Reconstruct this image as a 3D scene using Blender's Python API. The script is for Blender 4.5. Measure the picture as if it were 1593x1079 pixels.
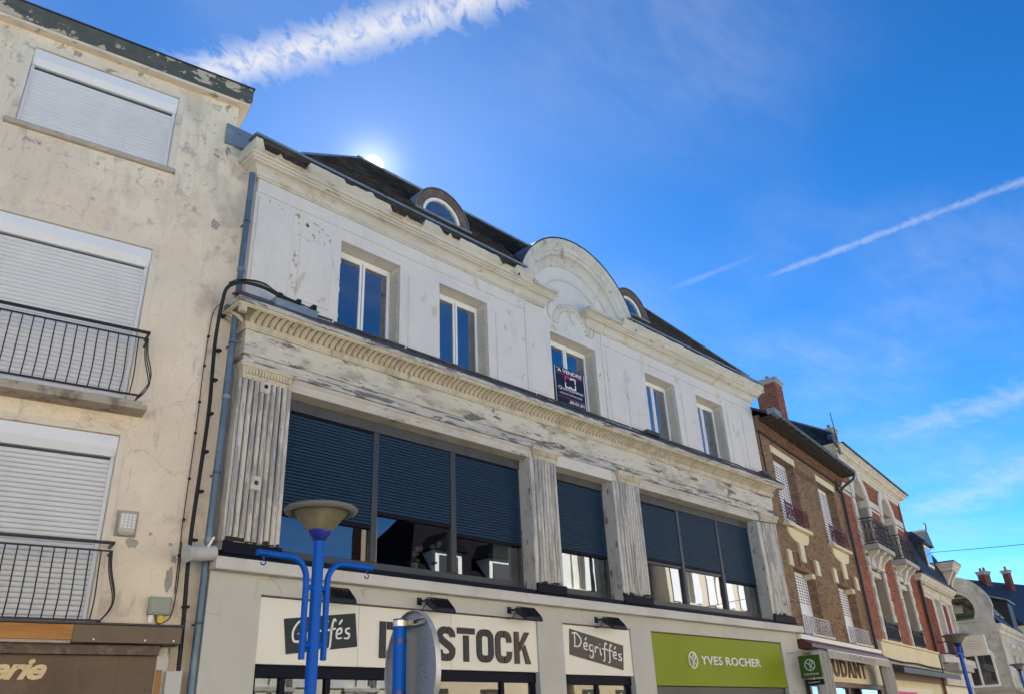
import bpy, math, random
from mathutils import Vector, Matrix
random.seed(7)
R_ = math.radians
S = bpy.context.scene
for o in list(bpy.data.objects): bpy.data.objects.remove(o)
COL = S.collection

# ------------------------------------------------------------------ camera
CX = (.70753767, .28059746, .64857961)
CY = (-.70536381, .33631459, .62398268)
CZ = (-.04303884, -.89897584, .43587853)
cd = bpy.data.cameras.new('camera'); cam = bpy.data.objects.new('camera', cd); COL.objects.link(cam)
cd.sensor_fit = 'HORIZONTAL'; cd.sensor_width = 36; cd.lens = 36*1260.88/1593
cd.clip_start = .05; cd.clip_end = 3000
m = Matrix(((CX[0], -CX[1], -CX[2]), (CY[0], -CY[1], -CY[2]), (CZ[0], -CZ[1], -CZ[2]))).to_4x4()
m.translation = (0, -11, 1.6); cam.matrix_world = m
S.camera = cam

# ------------------------------------------------------------------ sky, sun, exposure
SUN_AZ, SUN_EL = 55.35, 38.2          # azimuth counter-clockwise from +X
sd = Vector((math.cos(R_(SUN_AZ))*math.cos(R_(SUN_EL)), math.sin(R_(SUN_AZ))*math.cos(R_(SUN_EL)), math.sin(R_(SUN_EL))))
W = bpy.data.worlds.new('World'); S.world = W; W.use_nodes = True
nt = W.node_tree; nt.nodes.clear()
class G:
    """tiny node-graph helper"""
    def __init__(s, t): s.t = t
    def n(s, ty, **k):
        nd = s.t.nodes.new(ty)
        for a, b in k.items(): setattr(nd, a, b)
        return nd
    def l(s, a, b): s.t.links.new(a, b)
    def put(s, sock, v):
        if isinstance(v, bpy.types.NodeSocket): s.l(v, sock)
        elif isinstance(v, (tuple, list)) and len(v) == 3 and sock.type == 'RGBA': sock.default_value = (*v, 1)
        else: sock.default_value = v
    def math(s, op, a, b=0., c=None, clamp=False):
        nd = s.n('ShaderNodeMath', operation=op, use_clamp=clamp); s.put(nd.inputs[0], a); s.put(nd.inputs[1], b)
        if c is not None: s.put(nd.inputs[2], c)
        return nd.outputs[0]
    def vm(s, op, a, b=None):
        nd = s.n('ShaderNodeVectorMath', operation=op); s.put(nd.inputs[0], a)
        if b is not None: s.put(nd.inputs[1], b)
        return nd.outputs['Value'] if op in ('DOT_PRODUCT', 'LENGTH') else nd.outputs[0]
    def mix(s, f, a, b, bt='MIX'):
        nd = s.n('ShaderNodeMix', data_type='RGBA', blend_type=bt); s.put(nd.inputs[0], f); s.put(nd.inputs[6], a); s.put(nd.inputs[7], b)
        return nd.outputs[2]
    def ramp(s, f, lo, hi, a=0., b=1.):
        nd = s.n('ShaderNodeMapRange', interpolation_type='SMOOTHSTEP'); s.put(nd.inputs[0], f)
        nd.inputs[1].default_value = lo; nd.inputs[2].default_value = hi; nd.inputs[3].default_value = a; nd.inputs[4].default_value = b
        return nd.outputs[0]
    def noise(s, vec, scale, detail=6, rough=.6, dist=0.):
        nd = s.n('ShaderNodeTexNoise'); s.put(nd.inputs['Vector'], vec); nd.inputs['Scale'].default_value = scale
        nd.inputs['Detail'].default_value = detail; nd.inputs['Roughness'].default_value = rough; nd.inputs['Distortion'].default_value = dist
        return nd.outputs['Fac']
    def mapv(s, vec, loc=(0, 0, 0), rot=(0, 0, 0), sc=(1, 1, 1)):
        nd = s.n('ShaderNodeMapping'); s.put(nd.inputs[0], vec); nd.inputs[1].default_value = loc; nd.inputs[2].default_value = rot; nd.inputs[3].default_value = sc
        return nd.outputs[0]
    def sep(s, vec):
        nd = s.n('ShaderNodeSeparateXYZ'); s.put(nd.inputs[0], vec); return nd.outputs

g = G(nt)
sky = g.n('ShaderNodeTexSky', sky_type='NISHITA'); sky.sun_disc = False
sky.sun_elevation = R_(SUN_EL); sky.sun_rotation = R_(90-SUN_AZ)
sky.altitude = 100; sky.air_density = .6; sky.dust_density = .07; sky.ozone_density = 1.0
hs = g.n('ShaderNodeHueSaturation'); hs.inputs['Hue'].default_value = .492; hs.inputs['Saturation'].default_value = 1.34; g.l(sky.outputs[0], hs.inputs['Color'])
tc = g.n('ShaderNodeTexCoord').outputs['Generated']
sx, sy, sz = g.sep(tc)
zc = g.math('MAXIMUM', sz, .02)
cmb = g.n('ShaderNodeCombineXYZ'); g.put(cmb.inputs[0], g.math('DIVIDE', sx, zc)); g.put(cmb.inputs[1], g.math('DIVIDE', sy, zc))
P = cmb.outputs[0]                    # direction projected on a flat cloud layer
def along_of(a, b, curve=0):
    ang = math.atan2(b[1]-a[1], b[0]-a[0]); c, s_ = math.cos(-ang), math.sin(-ang)
    v = g.mapv(P, loc=(-(a[0]*c-a[1]*s_), -(a[0]*s_+a[1]*c), 0), rot=(0, 0, -ang))
    u, w, _ = g.sep(v)
    if curve: w = g.math('SUBTRACT', w, g.math('MULTIPLY', g.math('MULTIPLY', u, u), curve))
    return v, u, w
def trail(a, b, half, amp, nz, e0, e1, end0, end1, curve=0, uvw=None):
    """a contrail on the cloud layer, edges torn by the noise nz; returns its opacity 0..1"""
    v, u, w = uvw or along_of(a, b, curve)
    d = g.math('MULTIPLY_ADD', g.math('SUBTRACT', nz, .5), amp, g.math('ABSOLUTE', w))
    o = g.ramp(d, half*e0, half*e1, 1, 0)
    if end0: o = g.math('MULTIPLY', o, g.ramp(u, *end0))
    if end1: o = g.math('MULTIPLY', o, g.ramp(u, *end1, 1, 0))
    return o
# puffy old contrail
v1 = along_of((.30, 1.155), (.66, .60), -.10)
NB = g.noise(g.mapv(v1[0], sc=(1.35, .75, 1)), 25, 4, .66, .6)
t1 = trail(None, None, .053, .12, NB, .15, 1.15, None, (.58, .80), uvw=v1)
t1 = g.math('MULTIPLY', t1, g.ramp(NB, .34, .62, .30, 1))
NC = g.noise(g.mapv(P, rot=(0, 0, R_(70)), sc=(1.1, 2.6, 1)), 4.2, 4, .66, .4)
t2 = trail((1.69, .80), (1.75, .19), .018, .045, NB, -.5, 1.6, (.02, .12), (1.1, 1.6))
t3 = trail((1.55, 1.05), (1.606, .52), .018, .03, NC, .1, 1.2, (.02, .2), (.2, .45))
t4 = trail((3.22, 1.30), (3.10, .50), .12, .45, NC, -1, 2, (.0, .4), (1.0, 1.8))
t5 = trail((4.8, 1.65), (4.15, .80), .22, .7, NC, -1, 2, (.0, .4), (1.2, 2))
NL = g.noise(g.mapv(P, loc=(3, 1, 0), sc=(.9, 1.2, 1)), 1.1, 2, .5)
ci = g.math('MULTIPLY', g.ramp(NC, .52, .80), g.ramp(NL, .45, .68))
veil = g.math('MULTIPLY', g.ramp(NL, .38, .70), g.ramp(NC, .25, .75, .35, 1))
cl = g.math('MULTIPLY', t1, .93)
for t, k in ((t2, .32), (t3, .13), (t4, .34), (t5, .38), (ci, .34), (veil, .17)): cl = g.math('MAXIMUM', cl, g.math('MULTIPLY', t, k))
ang = g.vm('DOT_PRODUCT', g.vm('NORMALIZE', tc), tuple(sd))
glow = g.math('MULTIPLY', g.math('POWER', g.math('MAXIMUM', ang, 0), 2200), .30)
disc = g.ramp(ang, math.cos(R_(.85)), math.cos(R_(.0)), 0, 9)
glow = g.math('ADD', glow, disc)
CLOUD = 5.0
gm_ = g.n('ShaderNodeGamma'); gm_.inputs[1].default_value = 1.3
sc_ = g.n('ShaderNodeVectorMath', operation='SCALE'); g.l(hs.outputs[0], sc_.inputs[0]); sc_.inputs['Scale'].default_value = 1/4.4; g.l(sc_.outputs[0], gm_.inputs[0])
sc2 = g.n('ShaderNodeVectorMath', operation='SCALE'); g.l(gm_.outputs[0], sc2.inputs[0]); sc2.inputs['Scale'].default_value = 4.4*1.36
base = g.mix(cl, sc2.outputs[0], (CLOUD, CLOUD*1.0, CLOUD*1.03))
gl = g.n('ShaderNodeVectorMath', operation='SCALE'); gl.inputs[0].default_value = (10, 10, 9.6); g.l(glow, gl.inputs['Scale'])
fin = g.vm('ADD', base, gl.outputs[0])
W.cycles.sampling_method = 'MANUAL'; W.cycles.sample_map_resolution = 512
bg = g.n('ShaderNodeBackground'); bg.inputs['Strength'].default_value = .05; g.l(fin, bg.inputs['Color'])
wo = g.n('ShaderNodeOutputWorld'); g.l(bg.outputs[0], wo.inputs[0])

sl = bpy.data.lights.new('sun', 'SUN'); so = bpy.data.objects.new('sun', sl); COL.objects.link(so)
sl.energy = 5.0; sl.angle = R_(.53); sl.color = (1, .94, .83)
so.rotation_euler = (-sd).to_track_quat('-Z', 'Y').to_euler(); so.location = (30, 40, 60)
S.view_settings.view_transform = 'Standard'; S.view_settings.look = 'None'; S.view_settings.gamma = 1
S.view_settings.exposure = 1.85
S.render.engine = 'CYCLES'
S.cycles.max_bounces = 7; S.cycles.diffuse_bounces = 4; S.cycles.glossy_bounces = 3; S.cycles.transparent_max_bounces = 8; S.cycles.caustics_reflective = False; S.cycles.caustics_refractive = False

# ------------------------------------------------------------------ mesh helpers
OFF = {}
class MB:
    def __init__(s): s.v = []; s.f = []
    def add(s, vs, fs):
        b = len(s.v); s.v += [tuple(p) for p in vs]; s.f += [tuple(b+i for i in f) for f in fs]; return s
    def box(s, x0, x1, y0, y1, z0, z1):
        return s.add([(x0, y0, z0), (x1, y0, z0), (x1, y1, z0), (x0, y1, z0), (x0, y0, z1), (x1, y0, z1), (x1, y1, z1), (x0, y1, z1)],
                     [(0, 3, 2, 1), (4, 5, 6, 7), (0, 1, 5, 4), (1, 2, 6, 5), (2, 3, 7, 6), (3, 0, 4, 7)])
    def bbox(s, x0, x1, y0, y1, z0, z1, b=.01):
        """box with chamfered front (-y) edges"""
        return s.add([(x0, y1, z0), (x1, y1, z0), (x1, y1, z1), (x0, y1, z1),
                      (x0, y0+b, z0), (x1, y0+b, z0), (x1, y0+b, z1), (x0, y0+b, z1),
                      (x0+b, y0, z0+b), (x1-b, y0, z0+b), (x1-b, y0, z1-b), (x0+b, y0, z1-b)],
                     [(0, 3, 2, 1), (0, 1, 5, 4), (1, 2, 6, 5), (2, 3, 7, 6), (3, 0, 4, 7),
                      (4, 5, 9, 8), (5, 6, 10, 9), (6, 7, 11, 10), (7, 4, 8, 11), (8, 9, 10, 11)])
    def prism(s, poly, y0, y1):
        """(x,z) polygon (counter-clockwise seen from -y) extruded from y0 (front) to y1"""
        n = len(poly)
        return s.add([(x, y0, z) for x, z in poly]+[(x, y1, z) for x, z in poly],
                     [tuple(range(n)), tuple(range(2*n-1, n-1, -1))]+[(i, i+n, (i+1) % n+n, (i+1) % n) for i in range(n)])
    def prismx(s, poly, x0, x1):
        """(y,z) polygon extruded along x"""
        n = len(poly)
        return s.add([(x0, y, z) for y, z in poly]+[(x1, y, z) for y, z in poly],
                     [tuple(range(n)), tuple(range(2*n-1, n-1, -1))]+[(i, i+n, (i+1) % n+n, (i+1) % n) for i in range(n)])
    def tube(s, pts, r, n=8, cap=True):
        pts = [Vector(p) for p in pts]; k = len(pts); rr = r if isinstance(r, (list, tuple)) else [r]*k
        b = len(s.v); up = None
        for i, p in enumerate(pts):
            d = (pts[min(i+1, k-1)]-pts[max(i-1, 0)]).normalized()
            if up is None: up = d.orthogonal().normalized()
            else: up = (up-d*up.dot(d)).normalized()
            q = d.cross(up)
            for j in range(n):
                a = 2*math.pi*j/n; s.v.append(tuple(p+rr[i]*(math.cos(a)*up+math.sin(a)*q)))
        for i in range(k-1):
            for j in range(n):
                s.f.append((b+i*n+j, b+i*n+(j+1) % n, b+(i+1)*n+(j+1) % n, b+(i+1)*n+j))
        if cap: s.f.append(tuple(b+j for j in range(n-1, -1, -1))); s.f.append(tuple(b+(k-1)*n+j for j in range(n)))
        return s
    def lathe(s, prof, c=(0, 0), n=32, z=0):
        b = len(s.v)
        for r, h in prof:
            for j in range(n): a = 2*math.pi*j/n; s.v.append((c[0]+r*math.cos(a), c[1]+r*math.sin(a), z+h))
        for i in range(len(prof)-1):
            for j in range(n): s.f.append((b+i*n+j, b+i*n+(j+1) % n, b+(i+1)*n+(j+1) % n, b+(i+1)*n+j))
        return s
    def sweepU(s, x0, x1, y0, yb, prof, left=True, right=True, nx=1):
        """mould a profile [(projection, z)] along a front from x0 to x1 at y0, mitred round the ends and back to yb"""
        n = len(prof); rows = []
        def st(fx, fy): rows.append([(fx(p), fy(p), z) for p, z in prof])
        if left: st(lambda p: x0-p, lambda p: yb); st(lambda p: x0-p, lambda p: y0-p)
        else: st(lambda p: x0, lambda p: y0-p)
        if right: st(lambda p: x1+p, lambda p: y0-p); st(lambda p: x1+p, lambda p: yb)
        else: st(lambda p: x1, lambda p: y0-p)
        b = len(s.v)
        for r in rows: s.v += r
        for i in range(len(rows)-1):
            for j in range(n-1): s.f.append((b+i*n+j, b+(i+1)*n+j, b+(i+1)*n+j+1, b+i*n+j+1))
        for r in (0, len(rows)-1):
            bb = b+r*n; s.v += [(rows[r][0][0], rows[r][0][1], prof[-1][1])] if False else []
        if not left: s.f.append(tuple(b+j for j in range(n)))
        if not right: s.f.append(tuple(b+(len(rows)-1)*n+j for j in range(n-1, -1, -1)))
        return s
    def arc(s, cx, cz, prof, a0, a1, n=48):
        """profile [(radius, y)] swept on an arc about (cx, cz) in the xz plane"""
        k = len(prof); b = len(s.v)
        for i in range(n+1):
            a = a0+(a1-a0)*i/n
            for r, y in prof: s.v.append((cx+r*math.cos(a), y, cz+r*math.sin(a)))
        for i in range(n):
            for j in range(k-1): s.f.append((b+i*k+j, b+i*k+j+1, b+(i+1)*k+j+1, b+(i+1)*k+j))
        s.f.append(tuple(b+j for j in range(k))); s.f.append(tuple(b+n*k+j for j in range(k-1, -1, -1)))
        return s
    def walls(s, x0, x1, z0, z1, y0, y1, holes):
        """slab with rectangular holes (hx0,hx1,hz0,hz1), only exposed faces"""
        xs = sorted({x0, x1, *[min(max(h[i], x0), x1) for h in holes for i in (0, 1)]})
        zs = sorted({z0, z1, *[min(max(h[i], z0), z1) for h in holes for i in (2, 3)]})
        def solid(i, j):
            if not (0 <= i < len(xs)-1 and 0 <= j < len(zs)-1): return False
            cx, cz_ = (xs[i]+xs[i+1])/2, (zs[j]+zs[j+1])/2
            return not any(h[0] < cx < h[1] and h[2] < cz_ < h[3] for h in holes)
        for i in range(len(xs)-1):
            for j in range(len(zs)-1):
                if not solid(i, j): continue
                a, b, c, d = xs[i], xs[i+1], zs[j], zs[j+1]
                vs = [(a, y0, c), (b, y0, c), (b, y0, d), (a, y0, d), (a, y1, c), (b, y1, c), (b, y1, d), (a, y1, d)]
                fs = [(0, 1, 2, 3), (7, 6, 5, 4)]
                if not solid(i-1, j): fs.append((0, 3, 7, 4))
                if not solid(i+1, j): fs.append((1, 5, 6, 2))
                if not solid(i, j-1): fs.append((0, 4, 5, 1))
                if not solid(i, j+1): fs.append((3, 2, 6, 7))
                s.add(vs, fs)
        return s
    def mesh(s, name, off=(0, 0, 0), smooth=False):
        me = bpy.data.meshes.new(name)
        me.from_pydata([(x-off[0], y-off[1], z-off[2]) for x, y, z in s.v], [], s.f); me.update()
        if smooth:
            for p in me.polygons: p.use_smooth = True
            try: me.set_sharp_from_angle(angle=R_(38))
            except Exception: pass
        return me
    def build(s, name, mat, parent=None, smooth=False, label=None, kind=None):
        me = s.mesh(name, OFF.get(parent.name, (0, 0, 0)) if parent else (0, 0, 0), smooth)
        me.materials.append(M[mat] if isinstance(mat, str) else mat)
        o = bpy.data.objects.new(name, me); COL.objects.link(o)
        if parent:
            o.parent = parent
            if parent.name in OFF: OFF[o.name] = OFF[parent.name]
        if label: o['label'] = label
        if kind: o['kind'] = kind
        return o
def rootobj(name, label, cat, loc=(0, 0, 0), rz=0, group=None, off=None):
    o = bpy.data.objects.new(name, None); COL.objects.link(o); o.location = loc; o.rotation_euler = (0, 0, R_(rz))
    o['label'] = label; o['category'] = cat
    if group: o['group'] = group
    if off: OFF[o.name] = off
    return o
def tag(o, label, cat, group=None):
    o['label'] = label; o['category'] = cat
    if group: o['group'] = group
    return o
def inst(name, me, parent, loc, rot=(0, 0, 0), sc=(1, 1, 1), kind=None):
    o = bpy.data.objects.new(name, me); COL.objects.link(o); o.parent = parent
    f = OFF.get(parent.name, (0, 0, 0)); o.location = (loc[0]-f[0], loc[1]-f[1], loc[2]-f[2]); o.rotation_euler = rot; o.scale = sc
    if kind: o['kind'] = kind
    return o
def smooth_path(pts, n=6):
    """Catmull-Rom through points"""
    P_ = [Vector(p) for p in pts]; out = []
    for i in range(len(P_)-1):
        a, b, c, d = P_[max(i-1, 0)], P_[i], P_[i+1], P_[min(i+2, len(P_)-1)]
        for k in range(n):
            t = k/n
            out.append(.5*((2*b)+(c-a)*t+(2*a-5*b+4*c-d)*t*t+(3*b-a-3*c+d)*t**3))
    out.append(P_[-1]); return out
def ribbon(mb, pts, w, y0, y1):
    """thick (x,z) stroke extruded y0..y1"""
    P_ = [Vector((p[0], p[1])) for p in pts]; k = len(P_); L = []; Rr = []
    ws = w if isinstance(w, (list, tuple)) else [w]*k
    for i in range(k):
        d0 = (P_[i]-P_[max(i-1, 0)]) if i else (P_[1]-P_[0]); d1 = (P_[min(i+1, k-1)]-P_[i]) if i < k-1 else d0
        d0 = d0.normalized(); d1 = d1.normalized(); t = (d0+d1)
        t = t.normalized() if t.length > 1e-6 else d1
        nn = Vector((-t.y, t.x)); sc = 1/max(.5, nn.dot(Vector((-d1.y, d1.x))))
        L.append(P_[i]+nn*ws[i]/2*sc); Rr.append(P_[i]-nn*ws[i]/2*sc)
    b = len(mb.v)
    for i in range(k):
        for q in (L[i], Rr[i]):
            mb.v.append((q.x, y0, q.y)); mb.v.append((q.x, y1, q.y))
    for i in range(k-1):
        a = b+4*i; c = a+4
        mb.f += [(a, a+2, c+2, c), (a+1, c+1, c+3, a+3), (a, c, c+1, a+1), (a+2, a+3, c+3, c+2)]
    e = b+4*(k-1); mb.f += [(b, b+1, b+3, b+2), (e, e+2, e+3, e+1)]
    return mb
def text_mb(txt, x0, x1, z0, z1, y, ext=.004, shear=0, space=1., bold=0):
    """built-in-font lettering fitted to a box on a wall that faces -y"""
    cu = bpy.data.curves.new('t', 'FONT'); cu.body = txt; cu.size = 1; cu.shear = shear; cu.space_character = space; cu.offset = bold; cu.resolution_u = 3
    ob = bpy.data.objects.new('t', cu); COL.objects.link(ob)
    dg = bpy.context.evaluated_depsgraph_get(); dg.update()
    me = bpy.data.meshes.new_from_object(ob.evaluated_get(dg))
    v = [p.co.copy() for p in me.vertices]; f = [tuple(p.vertices) for p in me.polygons]
    bpy.data.objects.remove(ob); bpy.data.curves.remove(cu); bpy.data.meshes.remove(me)
    xa, xb = min(p.x for p in v), max(p.x for p in v); ya, yb = min(p.y for p in v), max(p.y for p in v)
    mb = MB(); n = len(v)
    q = [(x0+(p.x-xa)/(xb-xa)*(x1-x0), z0+(p.y-ya)/(yb-ya)*(z1-z0)) for p in v]
    mb.v = [(a, y-ext, b) for a, b in q]+[(a, y, b) for a, b in q]
    mb.f = list(f)
    ed = {}
    for t in f:
        for i in range(len(t)):
            e = (t[i], t[(i+1) % len(t)])
            ed[e] = 1
    for (a, b) in ed:
        if (b, a) not in ed: mb.f.append((a, a+n, b+n, b))
    return mb

# ------------------------------------------------------------------ materials
M = {}
def mat(name, col, rough=.6, metal=0., spec=.35, layers=(), bump=0., bscale=40, bstretch=(1, 1, 1), chip=False, island=None, coord='pos', fine=.0, crack=0.):
    """layers: (colour, scale, (sx,sy,sz), lo, hi, strength[, zlo, zhi]) torn-edged noise patches over the base colour"""
    mt = bpy.data.materials.new(name); mt.use_nodes = True; t = mt.node_tree; t.nodes.clear(); q = G(t)
    out = q.n('ShaderNodeOutputMaterial'); b = q.n('ShaderNodeBsdfPrincipled'); q.l(b.outputs[0], out.inputs[0])
    geo = q.n('ShaderNodeNewGeometry')
    p = geo.outputs['Position'] if coord == 'pos' else q.n('ShaderNodeTexCoord').outputs['Object']
    c = col; h = None
    if island:
        isl = geo.outputs['Random Per Island']
        c = q.mix(isl, col, island)
        isl2 = q.math('FRACT', q.math('MULTIPLY', isl, 17.31))
        c = q.mix(q.math('MULTIPLY', q.math('GREATER_THAN', isl2, .86), .55), c, tuple(x*.5 for x in col))
    for L in layers:
        sh_ = .045 if L[3] > .52 else 0
        f = q.ramp(q.noise(q.mapv(p, loc=(L[1]*.37, 1.3, L[1]*.11), sc=L[2]), L[1], 5, .65, .2), L[3]-sh_, L[4]-sh_)
        if len(L) > 6:
            zz = q.sep(p)[2]; f = q.math('MULTIPLY', f, q.ramp(zz, L[6], L[7]))
        f = q.math('MULTIPLY', f, L[5])
        c = q.mix(f, c, L[0]); h = f if h is None else q.math('MAXIMUM', h, f)
    if crack:
        vo = q.n('ShaderNodeTexVoronoi', feature='DISTANCE_TO_EDGE'); vo.inputs['Scale'].default_value = .75
        wob = q.n('ShaderNodeTexNoise'); q.put(wob.inputs['Vector'], p); wob.inputs['Scale'].default_value = 2.5; wob.inputs['Detail'].default_value = 5
        ws = q.n('ShaderNodeVectorMath', operation='SCALE'); q.l(wob.outputs['Color'], ws.inputs[0]); ws.inputs['Scale'].default_value = .55
        q.l(q.vm('ADD', p, ws.outputs[0]), vo.inputs['Vector'])
        f = q.math('MULTIPLY', q.ramp(vo.outputs['Distance'], .001, .0075, 1, 0), q.ramp(q.noise(p, .9, 2, .5), .50, .62)); f = q.math('MULTIPLY', f, crack)
        c = q.mix(f, c, (.16, .15, .13)); h = f if h is None else q.math('MAXIMUM', h, f)
    if fine:
        fz = q.ramp(q.noise(p, 55, 4, .7), .3, .7, 1-fine, 1+fine*.6)
        sc = q.n('ShaderNodeVectorMath', operation='SCALE'); q.put(sc.inputs[0], c if isinstance(c, bpy.types.NodeSocket) else tuple(c)); q.l(fz, sc.inputs['Scale']); c = sc.outputs[0]
    q.put(b.inputs['Base Color'], c); b.inputs['Roughness'].default_value = rough; b.inputs['Metallic'].default_value = metal
    b.inputs['Specular IOR Level'].default_value = spec
    if bump:
        bn = q.n('ShaderNodeBump'); bn.inputs['Strength'].default_value = bump; bn.inputs['Distance'].default_value = .012
        hh = q.noise(q.mapv(p, sc=bstretch), bscale, 5, .65)
        if h is not None and chip: hh = q.math('SUBTRACT', hh, q.math('MULTIPLY', h, .55))
        q.l(hh, bn.inputs['Height']); q.l(bn.outputs[0], b.inputs['Normal'])
    M[name] = mt; return mt
def glassmat(name, tint, f0, f1, trans=1.):
    mt = bpy.data.materials.new(name); mt.use_nodes = True; t = mt.node_tree; t.nodes.clear(); q = G(t)
    out = q.n('ShaderNodeOutputMaterial'); mx = q.n('ShaderNodeMixShader'); tr = q.n('ShaderNodeBsdfTransparent'); gl_ = q.n('ShaderNodeBsdfGlossy')
    tr.inputs[0].default_value = (*tint, 1); gl_.inputs['Roughness'].default_value = .004; gl_.inputs[0].default_value = (.93, .96, 1, 1)
    lw = q.n('ShaderNodeLayerWeight'); lw.inputs[0].default_value = .5
    fa = q.math('ADD', q.math('MULTIPLY', q.math('POWER', lw.outputs['Facing'], 2), f1), f0, clamp=True)
    bn = q.n('ShaderNodeBump'); bn.inputs['Strength'].default_value = .05; bn.inputs['Distance'].default_value = .02
    q.l(q.noise(q.n('ShaderNodeNewGeometry').outputs['Position'], 1.3, 1, .4), bn.inputs['Height']); q.l(bn.outputs[0], gl_.inputs['Normal'])
    q.l(fa, mx.inputs[0]); q.l(tr.outputs[0], mx.inputs[1]); q.l(gl_.outputs[0], mx.inputs[2]); q.l(mx.outputs[0], out.inputs[0]); M[name] = mt
V1 = (1, 1, 1)
GRIME = (.13, .125, .11)
mat('stucco', (.79, .685, .545), .9, layers=[((.70, .59, .46), .7, V1, .40, .65, .8), ((.62, .59, .49), .9, V1, .5, .72, .7), ((.47, .43, .33), 1.6, (1, 1, .35), .54, .74, .65, 7.6, 10.6), ((.42, .33, .27), 1.2, V1, .60, .72, .5),
    (GRIME, 4.5, (1, 1, .8), .62, .74, .75, 8.0, 10.6), ((.40, .385, .34), 2.6, V1, .645, .675, .65, 8.2, 11.0), ((.40, .36, .30), 9, (1, 1, .2), .62, .76, .5), ((.50, .43, .35), 26, V1, .60, .72, .5)], crack=0.28, bump=.35, bscale=30)
mat('stucco_trim', (.70, .62, .51), .9, layers=[((.42, .38, .31), 2.2, V1, .5, .75, .7), ((.16, .14, .11), 7, (.5, .5, 1), .62, .74, .7, 8.9, 12.4)], crack=0.25, bump=.3, bscale=35)
mat('patch', (.36, .345, .31), .95, layers=[((.27, .26, .23), 8, V1, .5, .7, .6)], bump=.4)
mat('peeled_fascia', (.085, .09, .08), .85, layers=[((.13, .13, .115), 3, V1, .45, .7, .7), ((.50, .44, .34), 1.9, (1, 1, 1.3), .585, .60, .95), ((.46, .41, .32), 5.5, V1, .66, .68, .9)], chip=True, bump=.5, bscale=25)
mat('sill_stone', (.42, .37, .31), .9, layers=[((.16, .14, .11), 3, (1, 1, 2), .5, .7, .8), ((.55, .50, .42), 5, V1, .55, .7, .6)], bump=.3)
mat('rusty_slab', (.40, .35, .28), .9, layers=[((.14, .11, .08), 3.5, (1, 1, .4), .48, .68, .8), ((.33, .13, .05), 5, (1, 1, .3), .60, .72, .8)], bump=.3)
mat('pvc_white', (.74, .76, .80), .42, spec=.4, layers=[((.62, .63, .64), 1.2, V1, .45, .75, .5)])
mat('pvc_slat', (.66, .67, .69), .45, spec=.4, layers=[((.55, .55, .55), 1.1, (1, 1, .6), .45, .75, .5), ((.48, .46, .42), 6, (1, 1, .15), .66, .8, .4)])
mat('pvc_grey', (.50, .50, .48), .5)
mat('iron_black', (.022, .018, .020), .45, spec=.4, layers=[((.09, .04, .025), 14, V1, .6, .75, .6)])
mat('iron_red', (.10, .012, .018), .45, spec=.4)
mat('iron_white', (.55, .55, .55), .6, layers=[((.25, .22, .2), 9, V1, .55, .7, .7)])
mat('plaster_white', (.69, .655, .615), .88, layers=[((.62, .60, .59), .8, V1, .42, .66, .7), ((.56, .53, .48), 2.4, (1, 1, .25), .57, .75, .45), ((.50, .44, .34), 2.1, (1, 1, .7), .655, .69, .65), ((.30, .28, .25), 16, V1, .70, .745, .6), ((.40, .38, .35), 5, (1, 1, .12), .64, .8, .3)], crack=0.40, bump=.22, bscale=34)
mat('plaster_cream', (.62, .575, .49), .88, layers=[((.52, .47, .38), 1.6, (1, 1, .6), .42, .7, .8), ((.36, .30, .21), 3, (1, 1, .35), .58, .74, .6), ((.20, .18, .15), 9, (1, 1, .5), .68, .76, .5)], bump=.25, bscale=30)
mat('cornice_plaster', (.62, .585, .51), .88, layers=[((.50, .47, .41), 1.4, (.7, 1, 1.5), .42, .68, .8), ((.26, .24, .21), 3.4, (.5, 1, 1.6), .62, .76, .7), ((.47, .38, .23), 1.6, (1, 1, 1), .63, .68, .6), ((.12, .11, .10), 13, V1, .69, .76, .6)], bump=.32, bscale=26)
mat('stone_pediment', (.60, .58, .53), .9, layers=[((.46, .44, .40), 2.2, V1, .42, .68, .8), ((.22, .21, .19), 3.6, (1, 1, .7), .60, .74, .7), ((.10, .10, .09), 11, V1, .68, .75, .6)], bump=.35, bscale=28)
mat('crown_gap_shade', (.27, .225, .16), .9, layers=[((.11, .09, .065), 4, V1, .45, .7, .8), ((.36, .31, .22), 6, V1, .58, .7, .6)])  # blotchy brown for the cove: shade between the tongues put into the colour
mat('brown_brick', (.15, .075, .045), .9, island=(.24, .125, .075), layers=[((.09, .05, .035), 1.2, V1, .48, .7, .6)], bump=.3, bscale=60)
mat('crown_cream', (.60, .54, .42), .85, layers=[((.42, .36, .255), 3, (1, 1, .6), .42, .68, .8), ((.20, .165, .12), 7, (1, 1, .3), .60, .76, .7)], bump=.3, bscale=40)
mat('old_wood', (.36, .35, .345), .9, layers=[((.38, .365, .35), 6, (1, 1, .2), .46, .62, .8), ((.61, .58, .515), 7, (1.3, 1.3, .13), .455, .49, .9), ((.40, .385, .365), 30, (1, 1, .35), .60, .64, .6), ((.15, .145, .145), 20, (1.5, 1.5, .10), .67, .70, .7), ((.27, .265, .26), 1.1, (1, 1, .8), .50, .68, .6)], bump=.5, bscale=30, bstretch=(2, 2, .2), chip=True)
mat('frieze_paint', (.60, .565, .48), .88, layers=[((.50, .45, .355), 1.2, (.5, 1, 1.2), .42, .68, .8), ((.29, .25, .195), 2.6, (.6, 1, 1.4), .53, .70, .75), ((.46, .44, .41), 3, (.35, 1, 2.4), .55, .72, .5), ((.115, .11, .112), 1.7, (.55, 1, 2.3), .625, .645, .9), ((.17, .16, .155), 6.5, (.45, 1, 2.6), .665, .685, .85), ((.40, .39, .385), .55, (1, 1, 2), .56, .68, .6)], chip=True, bump=.4, bscale=22, bstretch=(.4, 1, 2.2))
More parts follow.
